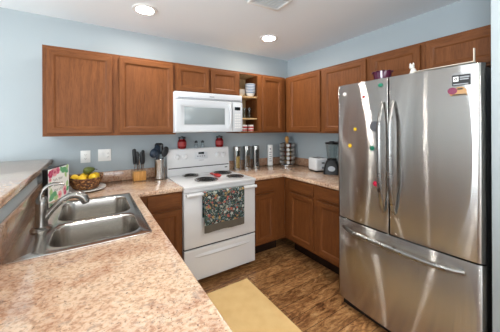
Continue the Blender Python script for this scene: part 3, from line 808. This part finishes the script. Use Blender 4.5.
pl = MB().lathe([(0, .002), (.11, .002), (.15, .008), (.178, .018), (.176, .022), (.148, .013), (.11, .008), (0, .007)], (0, 0, 0), 40, sx=.86, sy=1.0).build('platter', 'white_ceramic')
pl.location = (-2.545, -.255, ZON-.001)
tag(pl, 'white oval platter under the wicker fruit basket', 'plate')
bk = thing('fruit_basket', 'brown wicker basket of lemons standing on the white platter', 'basket', (-2.545, -.235, .918))
bc = (-2.545, -.235, .918)
m = MB(); prof = [(0, 0), (.085, 0), (.095, .006)]
rows = 12
for k in range(rows+1):
    t = k/rows; prof.append((.095+.043*t**.7+.0028*(k % 2), .006+.086*t))
prof += [(.132, .092)]
for k in range(6):
    t = 1-k/5; prof.append((.086+.043*t**.7, .010+.078*t))
prof += [(0, .010)]
m.lathe(prof, bc, 48, sx=.93, sy=.98)
m.build('bowl', 'wicker', bk)
m = MB(); ring = []
for k in range(48):
    a = 2*PI*k/48; ring.append((bc[0]+.136*.93*math.cos(a), bc[1]+.136*.98*math.sin(a), bc[2]+.094+.016*max(0, math.cos(a-.3))**4+.010*max(0, math.cos(a+PI-.3))**4))
m.tube(ring, .0065, 8, closed=True); m.build('rim', 'wicker', bk)
lem = MB().lathe([(0, -.044), (.006, -.042), (.010, -.036), (.024, -.026), (.032, -.010), (.033, .006), (.027, .022), (.014, .034), (.007, .039), (0, .041)], (0, 0, 0), 20).build('lemon', 'lemon_skin')
LP = [(-2.625, -.262, 1.014, .4, 1.3, 'yellow lemon in the basket, half hidden behind the floral sign'),
      (-2.572, -.318, 1.014, .3, 1.5, 'yellow lemon in the basket next to the sign edge, in front'),
      (-2.560, -.215, 1.014, .6, 1.2, 'yellow lemon in the basket, behind the front pair'),
      (-2.495, -.285, 1.014, .5, 1.45, 'yellow lemon in the middle of the basket below the avocado'),
      (-2.474, -.200, 1.012, .7, 1.5, 'yellow lemon in the basket by the rim nearest the outlets')]
for i, (x, y, z, a, b, lb) in enumerate(LP):
    o = lem if i == 0 else copy_tree(lem)
    o.location = (x, y, z); o.rotation_euler = (b, 0, a); tag(o, lb, 'lemon', 'lemons in the wicker basket')
av = thing('avocado', 'dark green avocado resting on top of the lemons', 'avocado', (-2.528, -.255, 1.052), .5)
R_ = ROOTM['avocado'] @ Matrix.Translation((0, 0, .02)) @ Matrix.Rotation(1.45, 4, 'Y')
MB().lathe([(0, -.038), (.018, -.034), (.030, -.020), (.032, -.002), (.027, .018), (.019, .036), (.013, .048), (.006, .054), (0, .055)], (0, 0, 0), 20, M=R_).build('flesh', 'avocado_skin', av)
m = MB(); pts = [R_ @ Vector((0.012*math.sin(k*.3), 0, .053+.006*k)) for k in range(5)]
m.tube(pts, .003, 6); m.build('stem', 'stalk', av)

# ------------------------------------------------------------------ knife block and knives
kb = MB().prism([(-.058, -.048), (.058, -.048), (.058, .048), (-.058, .048)], 0, .094, holes=[[(x-.009, y-.004), (x+.009, y-.004), (x+.009, y+.004), (x-.009, y+.004)] for x, y in ((-.04, .02), (-.016, -.012), (.004, .02), (.022, -.014), (.042, .018))], bev=.003).build('knife_block', 'bamboo')
kb.location = (-2.093, -.098, ZON)
tag(kb, 'small square bamboo knife block on the counter beneath the two-door oak cabinet', 'knife block')
KN = [(-.04, .02, .216, 'tallest knife in the bamboo block, dark handle at the end by the outlets', 'knife_handle', .016), (-.016, -.012, .190, 'dark-handled knife in the bamboo block, second from the outlets', 'knife_handle', .012),
      (.004, .02, .165, 'knife with a pale steel handle in the middle of the bamboo block', 'polished_steel', .010), (.022, -.014, .185, 'dark-handled knife in the bamboo block, second from the utensil crock', 'knife_handle', .012), (.042, .018, .2, 'dark-handled knife in the bamboo block, next to the utensil crock', 'knife_handle', .014)]
for x, y, h, lb, mt, w in KN:
    w *= 1.25
    bx, by = -2.093+x, -.098+y
    k = thing('kitchen_knife', lb, 'knife', (bx, by, ZON+.02), group='knives in the bamboo block')
    z0 = ZON+.02
    MB().loft([[Vector((bx-a, by-.0012, z)), Vector((bx+a, by-.0012, z)), Vector((bx+a, by+.0012, z)), Vector((bx-a, by+.0012, z))] for a, z in ((.002, z0), (.007, z0+.03), (.008, z0+.07))]).build('blade', 'polished_steel', k)
    MB().tube([(bx, by, z0+.068), (bx, by, z0+.09), (bx, by, z0+.13), (bx, by, z0+.14)], [.006, .0065, .006, .007], 10, flat=.8).build('bolster', 'polished_steel', k)
    zt = ZON+.1+h
    MB().tube([(bx, by, z0+.138), (bx+.001, by, z0+.16), (bx, by, (z0+.16+zt)/2), (bx-.003, by, zt-.012), (bx-.005, by, zt)], [w*.6, w*.85, w, w*.95, w*.5], 10, flat=.75, up=(0, 1, 0)).build('handle', mt, k)

# ------------------------------------------------------------------ utensil crock and utensils
cr = MB().lathe([(0, 0), (.047, 0), (.049, .003), (.049, .196), (.0505, .2), (.047, .2), (.0455, .196), (.0455, .006), (0, .006)], (0, 0, 0), 32).build('utensil_crock', 'canister_steel')
CX, CY = -1.900, -.125
cr.location = (CX, CY, ZON)
tag(cr, 'brushed steel utensil crock beside the stove', 'utensil crock')
def utensil(name, label, dx, dy, tx, ty, top, mat, head):
    b = Vector((CX+dx, CY+dy, ZON+.012)); e = Vector((CX+tx, CY+ty, top)); d = (e-b).normalized()
    u = thing(name, label, 'utensil', tuple(b), group='nylon utensils in the steel crock')
    MB().tube([b, b+(e-b)*.5, e], [.006, .006, .0075], 8).build('handle', mat, u)
    side = d.cross(Vector((.3, -1, 0))).normalized(); nr = side.cross(d)
    M = Matrix((side, nr, d)).transposed().to_4x4(); M = Matrix.Translation(e) @ M @ Matrix.Scale(1.3, 4)
    m = MB()
    if head == 'ladle': m.lathe([(0, -.030), (.02, -.026), (.034, -.012), (.039, .004), (.036, .004), (.031, -.009), (.018, -.021), (0, -.025)], (0, 0, 0), 20, M=M @ Matrix.Translation((0, -.012, .030)) @ Matrix.Rotation(1.35, 4, 'X'))
    elif head == 'spoon': m.sphere((0, 0, 0), .036, .82, .22, 1.25, M=M @ Matrix.Translation((0, 0, .036)))
    elif head == 'turner':
        m.prism(rr2(-.038, .038, -.01, .082, .02), -.002, .002, bev=.001, M=M @ Matrix.Rotation(PI/2, 4, 'X'), holes=[[(x-.004, .012), (x+.004, .012), (x+.004, .062), (x-.004, .062)] for x in (-.018, 0, .018)])
    else: m.prism(rr2(-.03, .03, -.01, .075, .018), -.004, .004, bev=.002, M=M @ Matrix.Rotation(PI/2, 4, 'X'))
    m.build('head', mat, u)
def rr2(*a): return [(p[0], p[1]) for p in rrect(*a, 0, 4)]
utensil('ladle', 'blue-black ladle leaning out of the steel crock, over its knife block side', .024, -.014, -.036, -.022, 1.140, 'blue_nylon', 'ladle')
utensil('serving_spoon', 'blue-black serving spoon in the steel crock, directly behind the ladle', -.014, .016, -.016, .020, 1.156, 'blue_nylon', 'spoon')
utensil('serving_spoon', 'dark grey spoon in the steel crock leaning toward the stove', -.028, .002, .047, .008, 1.140, 'grey_nylon', 'spoon')
utensil('turner', 'slotted black turner standing tallest in the steel crock', -.002, .022, .004, .036, 1.172, 'grey_nylon', 'turner')

# ------------------------------------------------------------------ canisters and white box on the corner counter
CN = [(-.935, 'pasta', 'steel window canister beside the stove, pasta showing through'), (-.785, 'grain_brown', 'middle one of the three steel window canisters'), (-.642, 'coffee_dark', 'steel window canister with dark contents, next to the white box')]
for x, fill, lb in CN:
    c = thing('canister', lb, 'canister', (x, -.085, ZON), -.45, 'steel window canisters')
    M = ROOTM[c.name]; R = .047; H = .288
    m = MB(); t0, t1 = -1.9, -.75     # the glazed slot looks towards the room
    arc = [t1+(2*PI-(t1-t0))*k/30 for k in range(31)]
    m.loft([[M @ Vector((q*math.cos(a), q*math.sin(a), z)) for q, z in ((R, .004), (R, H-.024), (R-.0015, H-.024), (R-.0015, .004))] for a in arc])
    m.lathe([(0, 0), (R, 0), (R+.0008, .003), (R+.0008, .018), (R-.002, .018), (R-.002, .004), (0, .004)], (0, 0, 0), 32, M=M)
    m.lathe([(R-.002, H-.05), (R+.0004, H-.05), (R+.0004, H-.024), (R-.002, H-.024)], (0, 0, 0), 32, M=M, close=False)
    m.build('body', 'canister_steel', c)
    m = MB(); m.loft([[M @ Vector(((R-.002)*math.cos(a), (R-.002)*math.sin(a), z)) for z in (.018, H-.05)]+[M @ Vector(((R-.003)*math.cos(a), (R-.003)*math.sin(a), z)) for z in (H-.05, .018)] for a in [t0+(t1-t0)*k/10 for k in range(11)]])
    m.build('window', 'thin_glass', c)
    MB().lathe([(0, .005), (R-.006, .005), (R-.006, .16 if fill != 'coffee_dark' else .235), (0, .165 if fill != 'coffee_dark' else .24)], (0, 0, 0), 24, M=M).build('contents', fill, c)
    MB().lathe([(0, H-.024), (R+.0015, H-.024), (R+.0015, H-.003), (R-.002, H), (0, H)], (0, 0, 0), 32, M=M).build('lid', 'canister_steel', c)
wb = thing('paper_carton', 'tall slim white box with faint grey print between canisters and spice rack', 'box', (-.385, -.060, ZON))
M = Matrix.Translation((-.385, -.06, ZON)) @ Matrix.Rotation(-.35, 4, 'Z')
box(-.032, .032, -.022, .022, 0, .285, .003, M=M).build('carton', 'paper_white', wb)
m = MB()
for k in range(5): m.box(-.018, .018-.006*(k % 2), -.0226, -.0215, .06+k*.03, .068+k*.03, M=M)
m.lathe([(0, 0), (.010, 0), (.010, .0006), (0, .0006)], (0, 0, 0), 16, M=M @ Matrix.Translation((0, -.0221, .23)) @ Matrix.Rotation(PI/2, 4, 'X'))
m.build('printing', 'grey_print', wb)

# ------------------------------------------------------------------ spice carousel
RX, RY = -.172, -.172
sp = thing('spice_rack', 'revolving spice rack tower with a wooden knob in the counter corner', 'spice rack', (RX, RY, ZON))
MB().lathe([(0, 0), (.098, 0), (.102, .004), (.102, .014), (.098, .018), (0, .018)], (RX, RY, ZON), 32).build('base', 'polished_steel', sp)
MB().lathe([(0, .018), (.022, .018), (.022, .345), (.03, .350), (.032, .362), (.026, .392), (.012, .404), (0, .406)], (RX, RY, ZON), 20).build('post', 'bamboo', sp)
for k in range(6):
    MB().lathe([(.023, .0), (.066, .0), (.066, .004), (.023, .004)], (RX, RY, ZON+.020+.058*k), 24, close=False).build('tier', 'dark_grey_metal', sp)
m = MB()
for k in range(8):
    a = 2*PI*(k+.5)/8+.2
    m.tube([(RX+.066*math.cos(a), RY+.066*math.sin(a), ZON+.018), (RX+.066*math.cos(a), RY+.066*math.sin(a), ZON+.314)], .0025, 6)
m.build('upright', 'dark_grey_metal', sp)
sj = {}
tiers = ['bottom', 'second lowest', 'middle', 'second highest', 'top']
for k in range(5):
    for q in range(8):
        a = 2*PI*q/8+.2; fm = ['spice_orange', 'spice_green', 'spice_brown', 'spice_tan', 'spice_red'][(q*2+k*3) % 5]
        if fm not in sj:
            o = thing('spice_jar', 'x', 'jar')
            Mx = Matrix.Rotation(PI/2, 4, 'Y')
            MB().lathe([(0, .034), (.020, .034), (.0215, .037), (.0215, .078), (0, .078)], (0, 0, 0), 14, M=Mx).build('jar', fm, o)
            MB().lathe([(0, .078), (.0245, .078), (.0245, .098), (.023, .1), (0, .1)], (0, 0, 0), 14, M=Mx).build('lid', 'lid_steel', o)
            sj[fm] = o
        else: o = copy_tree(sj[fm])
        o.location = (RX, RY, ZON+.048+.058*k); o.rotation_euler = (0, 0, a)
        tag(o, 'silver-lidded spice jar on the %s tier of the corner spice rack' % tiers[k], 'jar', 'spice jars on the %s tier of the rack' % tiers[k])

# ------------------------------------------------------------------ toaster and blender
ts = thing('toaster', 'small white two-slot toaster on the corner counter', 'toaster', (-.165, -.715, ZON), -.25)
M = ROOTM['toaster']; TX, TY, TZ = .088, .085, .158
m = MB(); m.box(-TX, TX, -TY, TY, .012, TZ, .020, 4, M=M)
m.build('body', 'toaster_white', ts)
m = MB()
for x in (-.030, .030): m.box(x-.014, x+.014, -.066, .066, TZ-.0005, TZ+.0012, .0004, M=M)
m.build('slot', 'dark_gap', ts)
m = MB(); m.box(-TX+.006, TX-.006, -TY+.006, TY-.006, 0, .013, .002, M=M); m.build('base', 'black_plastic', ts)
m = MB(); m.box(-.016, .016, -TY-.018, -TY+.004, .10, .114, .003, M=M); m.build('lever', 'black_plastic', ts)
m = MB(); m.lathe([(0, 0), (.014, 0), (.013, .010), (0, .011)], (0, 0, 0), 16, M=M @ Matrix.Translation((0, -TY+.001, .05)) @ Matrix.Rotation(PI/2, 4, 'X')); m.build('dial', 'grey_print', ts)

bl = thing('blender', 'black blender with a glass jar standing beside the refrigerator', 'blender', (-.185, -.925, ZON))
bc = (-.185, -.925, ZON); M = Matrix.Translation(bc) @ Matrix.Rotation(.6, 4, 'Z')
m = MB(); m.loft([[M @ Vector(p) for p in rrect(-w, w, -w, w, .024, z, 4)] for w, z in ((.083, 0), (.086, .004), (.084, .05), (.074, .10), (.060, .138), (.056, .150))])
m.build('base', 'black_plastic', bl)
m = MB(); m.lathe([(0, 0), (.032, 0), (.030, .006), (0, .007)], (0, 0, 0), 24, M=M @ Matrix.Translation((-.078, 0, .066)) @ Matrix.Rotation(-PI/2+.18, 4, 'Y') @ Matrix.Diagonal((.9, 1.2, 1, 1)))
m.build('control_badge', 'badge_grey', bl)
m = MB(); m.lathe([(.042, .152), (.046, .158), (.052, .20), (.066, .33), (.068, .334), (.064, .334), (.049, .20), (.042, .16)], bc, 24, close=False)
m.build('jar', 'thin_glass', bl)
MB().lathe([(.040, .148), (.052, .150), (.052, .172), (.047, .174), (.040, .17)], bc, 24, close=False).build('collar', 'black_plastic', bl)
MB().lathe([(0, .334), (.071, .334), (.071, .350), (.066, .356), (.03, .357), (.028, .368), (0, .370)], bc, 24).build('lid', 'black_plastic', bl)
m = MB(); d = Vector((math.cos(2.2), -math.sin(2.2), 0)); d = Vector((.5, -.86, 0))
m.tube([Vector(bc)+d*.06+Vector((0, 0, .318)), Vector(bc)+d*.096+Vector((0, 0, .31)), Vector(bc)+d*.098+Vector((0, 0, .26)), Vector(bc)+d*.058+Vector((0, 0, .21))], [.009, .010, .010, .008], 10)
m.build('handle', 'thin_glass', bl)

# ------------------------------------------------------------------ dishes in the open cabinet
def bowl_prof(r, h, t=.004): return [(0, 0), (r*.45, 0), (r*.5, .004), (r*.8, h*.45), (r, h), (r-t, h), (r*.8-t, h*.45+t), (r*.45, .008), (0, .007)]
bw = MB().lathe(bowl_prof(.066, .062), (0, 0, 0), 28); bw.lathe([(.0600, .043), (.0612, .045), (.0648, .053), (.0637, .054)], (0, 0, 0), 28, mat=1, close=False)
bw = bw.build('cereal_bowl', ['white_ceramic', 'blue_print'])
for k in range(6):
    o = bw if k == 0 else copy_tree(bw)
    o.location = (-.823, -.225, 1.815+.019*k)
    tag(o, ['lowest white bowl of the tall stack on the top open shelf', 'second lowest white bowl in the tall stack on the top open shelf', 'third white bowl from the bottom of the tall stack, top open shelf', 'third white bowl from the top of the tall stack, top open shelf', 'second white bowl from the top of the tall stack, top open shelf', 'uppermost white bowl of the tall stack on the top open shelf'][k], 'bowl', 'white bowls stacked on the top open shelf')
sb = MB().lathe(bowl_prof(.052, .045), (0, 0, 0), 24).build('small_bowl', 'cream_ceramic')
for k in range(3):
    o = sb if k == 0 else copy_tree(sb)
    o.location = (-.955, -.215, 1.815+.018*k)
    tag(o, ['bottom cream bowl of the low stack beside the tall white bowls', 'middle cream bowl of the low stack beside the tall white bowls', 'top cream bowl of the low stack beside the tall white bowls'][k], 'bowl', 'small cream bowls on the top open shelf')
gl = MB().lathe([(0, 0), (.026, 0), (.028, .003), (.033, .13), (.031, .13), (.0255, .01), (0, .009)], (0, 0, 0), 20).build('drinking_glass', 'thin_glass')
GP = [(-.965, -.20, 'clear drinking glass beside the microwave on the middle open shelf, in front'), (-.895, -.205, 'second clear drinking glass from the microwave, front of the middle open shelf'), (-.822, -.20, 'clear drinking glass at the shelf end away from the microwave, in front'),
      (-.935, -.11, 'clear drinking glass behind the pair closest to the microwave, middle open shelf'), (-.86, -.11, 'clear drinking glass in the rear row of the middle open shelf, toward the corner')]
for i, (x, y, lb) in enumerate(GP):
    o = gl if i == 0 else copy_tree(gl)
    o.location = (x, y, 1.5525); tag(o, lb, 'glass', 'drinking glasses on the middle open shelf')
mg = thing('mug', 'x', 'mug', group='red-patterned mugs on the lowest open shelf')
MB().lathe([(0, 0), (.036, 0), (.039, .004), (.040, .085), (.037, .085), (.035, .010), (0, .008)], (0, 0, 0), 24).build('cup', 'white_ceramic', mg)
m = MB(); m.lathe([(.0402, .012), (.0407, .013), (.0411, .030), (.0406, .031)], (0, 0, 0), 24, close=False)
m.lathe([(.0406, .046), (.0410, .047), (.0412, .064), (.0408, .065)], (0, 0, 0), 24, close=False); m.build('band', 'red_print', mg)
m = MB(); m.tube([(.038, 0, .07), (.058, 0, .068), (.066, 0, .045), (.056, 0, .022), (.038, 0, .018)], .005, 8); m.build('handle', 'white_ceramic', mg)
for i, (x, y, a, lb) in enumerate([(-.925, -.235, 2.2, 'white mug with red bands on the lowest open shelf, beside the microwave'), (-.828, -.235, .9, 'white mug with red bands on the lowest open shelf, away from the microwave'), (-.90, -.10, 1.5, 'white mug with red bands behind the front pair on the lowest open shelf')]):
    o = mg if i == 0 else copy_tree(mg)
    o.location = (x, y, ZB+.0145); o.rotation_euler = (0, 0, a); o['label'] = lb

# ------------------------------------------------------------------ refrigerator
FY0, FY1, FYM, FZ, FDZ = -1.441, -2.314, -1.858, 1.765, .717
FB = -.736           # front of the cabinet shell behind the doors
yc = (FY0+FY1)/2; hw = (FY0-FY1)/2
def fx(y): return -.786-.025*(1-((y-yc)/hw)**2)
fr = thing('refrigerator', 'stainless steel french-door refrigerator with a bottom freezer drawer', 'refrigerator', (-.42, yc, 0))
box(FB, -.06, FY1+.006, FY0-.006, .03, FZ-.012, .006).build('body', 'dark_grey_metal', fr)
box(FB-.013, FB+.001, FY1+.012, FY0-.012, .085, FZ-.02).build('gasket', 'dark_gap', fr)
box(FB, -.10, FY1+.02, FY0-.02, .0, .075).build('base_grille', 'black_plastic', fr)
def front(y0, y1, z0, z1, r0=.006, r1=.006):
    """Bowed door slab between y0 (towards the stove) and y1; r0, r1 are the corner radii of its two ends."""
    xb = FB-.012; pts = [(xb, y0)]
    def corner(y, s, r):
        out = []
        for k in range(7):
            a = PI/2*k/6
            yy = y-s*(r-r*math.cos(a)); out.append((fx(yy)+(r-r*math.sin(a)), yy))
        return out
    pts += corner(y0, 1, r0)
    n = 16
    a0, a1 = y0-r0, y1+r1
    pts += [(fx(a0+(a1-a0)*k/n), a0+(a1-a0)*k/n) for k in range(1, n)]
    pts += list(reversed(corner(y1, -1, r1))) + [(xb, y1)]
    m = MB(); m.prism(pts, z0, z1, bev=.004, seg=2); return m
d1 = front(FY0, FYM+.0035, FDZ+.005, FZ, r0=.03).build('door', 'fridge_steel', fr, angle=25)
d2 = front(FYM-.0035, FY1, FDZ+.005, FZ, r1=.03).build('door', 'fridge_steel', fr, angle=25)
d3 = front(FY0, FY1, .077, FDZ-.005, r0=.03, r1=.03).build('freezer_drawer', 'fridge_steel', fr, angle=25)
for d, y in ((d1, -1.826), (d2, -1.894)):
    m = MB(); pts = []; n = 20
    for k in range(n+1):
        t = k/n; pts.append((fx(y)-.008-.052*min(1, math.sin(PI*t)*1.6)**.8, y, .862+.742*t))
    m.tube(pts, [.009+.005*min(1, 4*min(k/n, 1-k/n)) for k in range(n+1)], 12, flat=.8, up=(1, 0, 0)); m.build('handle', 'handle_steel', d)
m = MB(); pts = []; n = 24
for k in range(n+1):
    t = k/n; y = -1.512-.723*t; pts.append((fx(y)-.010-.046*min(1, math.sin(PI*t)*2.2)**.7, y, .652))
m.tube(pts, [.011+.004*min(1, 4*min(k/n, 1-k/n)) for k in range(n+1)], 12, flat=1.1, up=(0, 0, 1)); m.build('handle', 'handle_steel', d3)
m = MB()
for y in (FY0-.06, FY1+.06): m.box(-.752, -.64, y-.03, y+.03, FZ-.014, FZ+.012, .004)
m.build('hinge_cover', 'dark_grey_metal', fr)
m = MB()
t = text_mesh('SAMSUNG', .0165, .0004)
bmesh.ops.transform(t, matrix=Matrix.Diagonal((1.0, 1, 1, 1)), verts=t.verts)
FM = Matrix(((0, 0, -1, 0), (-1, 0, 0, 0), (0, 1, 0, 0), (0, 0, 0, 1)))     # text x -> -Y, text y -> Z, text z -> -X
def onfridge(y, z, d=0.0):
    s = (fx(y-.001)-fx(y+.001))/(-.002)
    return Matrix.Translation((fx(y)-d, y, z)) @ Matrix.Rotation(-math.atan(s), 4, 'Z') @ FM
m.add(t, onfridge(-2.228, 1.722, .0003)); m.build('logo', 'logo_grey', d2)

# ------------------------------------------------------------------ magnets and stickers on the refrigerator
def magnet(label, y, z, r, mat, kind='dome', sy=1.0):
    M = onfridge(y, z, 0)
    m = MB()
    if kind == 'disc': m.lathe([(0, 0), (r, 0), (r, .002), (r-.001, .003), (0, .003)], (0, 0, 0), 28, M=M)
    elif kind == 'star':
        pts = [((r if k % 2 == 0 else r*.62)*math.cos(PI*k/6), (r if k % 2 == 0 else r*.62)*math.sin(PI*k/6)) for k in range(12)]
        m.prism(pts, 0, .006, bev=.0015, M=M); m.sphere((0, 0, 0), r*.4, M=M @ Matrix.Translation((0, 0, .006)), seg=10)
    else: m.lathe([(0, 0), (r, 0), (r, .004), (r*.85, .009), (r*.45, .012), (0, .013)], (0, 0, 0), 20, M=M @ Matrix.Diagonal((1, sy, 1, 1)))
    o = m.build('fridge_magnet', mat); recentre(o, M.translation)
    tag(o, label, 'magnet', 'magnets on the refrigerator door')
magnet('small round white magnet at the outer top corner of the refrigerator door', -1.521, 1.694, .014, 'magnet_white')
magnet('small dark red magnet near the top of the refrigerator door', -1.685, 1.656, .013, 'magnet_red', 'star')
magnet('small teal green magnet at the door top below the purple bowl', -1.807, 1.721, .016, 'magnet_green', 'dome', .8)
magnet('large flat grey disc magnet beside the refrigerator door handle', -1.765, 1.440, .036, 'magnet_grey', 'disc')
magnet('smaller yellow magnet, the higher of the two yellow ones', -1.613, 1.419, .014, 'magnet_yellow', 'star')
magnet('larger golden yellow magnet, the lower of the two yellow ones', -1.567, 1.292, .018, 'magnet_gold', 'star')
magnet('green magnet below the grey disc on the refrigerator', -1.746, 1.285, .021, 'magnet_green', 'star')
magnet('pink-red magnet lowest on the refrigerator door', -1.770, 1.038, .022, 'magnet_pink', 'star')
sk1 = thing('fridge_sticker', 'black rectangular sticker with white emblem under the refrigerator lettering', 'sticker', (fx(-2.227), -2.227, 1.686))
M = onfridge(-2.227, 1.686, .0004)
box(-.038, .038, -.029, .029, 0, .001, M=M).build('backing', 'sticker_black', sk1)
m = MB(); m.box(-.033, -.011, -.006, .020, .001, .0014, M=M)
for a, b, c, d in ((-.006, .033, .012, .019), (-.006, .030, .001, .007), (-.033, .028, -.024, -.019)): m.box(a, b, c, d, .001, .0013, mat=1, M=M)
m.lathe([(.003, .0014), (.007, .0014), (.007, .0018), (.003, .0018)], (0, 0, 0), 16, mat=2, M=M @ Matrix.Translation((-.022, .007, 0)), close=False)
m.build('emblem', ['paper_white', 'logo_grey', 'sticker_black'], sk1)
mg2 = thing('fridge_magnet', 'flat purple and tan picture magnet beneath the black sticker', 'magnet', (fx(-2.212), -2.212, 1.626), group='magnets on the refrigerator door')
M = onfridge(-2.212, 1.626, .0003)
m = MB(); m.prism([(.040, -.022), (-.030, -.022), (-.036, -.006), (-.010, .010), (0, .024), (.024, .022), (.036, .006)], 0, .004, bev=.001, M=M); m.build('backing', 'sticker_tan', mg2)
m = MB(); m.lathe([(0, .004), (.021, .004), (.021, .0055), (0, .006)], (0, 0, 0), 18, M=M @ Matrix.Translation((-.021, .004, 0)) @ Matrix.Diagonal((1, .9, 1, 1))); m.build('flower', 'sticker_purple', mg2)
m = MB(); m.box(.0, .022, .008, .016, .004, .005, M=M); m.box(-.02, .036, -.021, -.016, .004, .005, M=M); m.build('picture', 'sticker_black', mg2)

# ------------------------------------------------------------------ things on top of the refrigerator
pb = MB()
pb.lathe([(0, 0), (.045, 0), (.048, .006), (.044, .014), (.068, .036), (.077, .075), (.080, .098), (.076, .100), (.070, .074), (.060, .040), (.03, .018), (0, .014)], (0, 0, 0), 32)
for k in range(10):
    a = 2*PI*k/10; pb.sphere((.079*math.cos(a), .079*math.sin(a), .097), .008, 1.6, 1.6, .8, seg=8)
pb = pb.build('bowl', 'purple_glaze'); pb.location = (-.64, -1.728, FZ-.0105); pb.scale = (.80, .80, .92)
tag(pb, 'dark purple ruffled bowl on top of the refrigerator', 'bowl')
fg = thing('figurine', 'small white pointed figurine on top of the refrigerator', 'figurine', (-.62, -1.925, FZ-.0112), 2.4)
c = Vector((-.62, -1.925, FZ-.0112))
m = MB(); m.lathe([(0, 0), (.028, 0), (.030, .006), (.026, .03), (.020, .05), (.015, .064), (.010, .070), (0, .072)], c, 20, sy=.8); m.build('body', 'white_figurine', fg)
m = MB(); m.sphere(c+Vector((-.004, .006, .080)), .015, 1, .9, 1, seg=14)
for s in (-1, 1): m.lathe([(.006, 0), (.0035, .010), (0, .016)], c+Vector((-.004, .006+s*.008, .090)), 8)
m.build('head', 'white_figurine', fg)
m = MB(); m.tube([c+Vector((.0, -.020, .008)), c+Vector((-.004, -.034, .016)), c+Vector((-.006, -.034, .036))], [.006, .005, .003], 8); m.build('tail', 'white_figurine', fg); fg.scale = (1.15, 1.15, 1.15)
tr = MB(); tr.box(-.775, -.60, -2.270, -1.985, FZ+.013, FZ+.0165, .001); tr.box(-.775, -.755, -2.274, -2.270, FZ+.013, FZ+.085, .001)
tag(recentre(tr.build('flat_board', 'cream_board'), (-.69, -2.12, FZ+.013)), 'thin cream board with one upturned corner on top of the refrigerator', 'board')

# ------------------------------------------------------------------ rug
rg = MB().prism([(-1.77, -2.35), (-1.251, -2.35), (-1.251, -.794), (-1.77, -.794)], .0005, .010, bev=.003).build('kitchen_rug', 'woven_rug')
tag(recentre(rg, (-1.51, -1.57, 0)), 'plain pale yellow rug on the wood floor before the sink counter', 'rug')
bpy.context.view_layer.update()
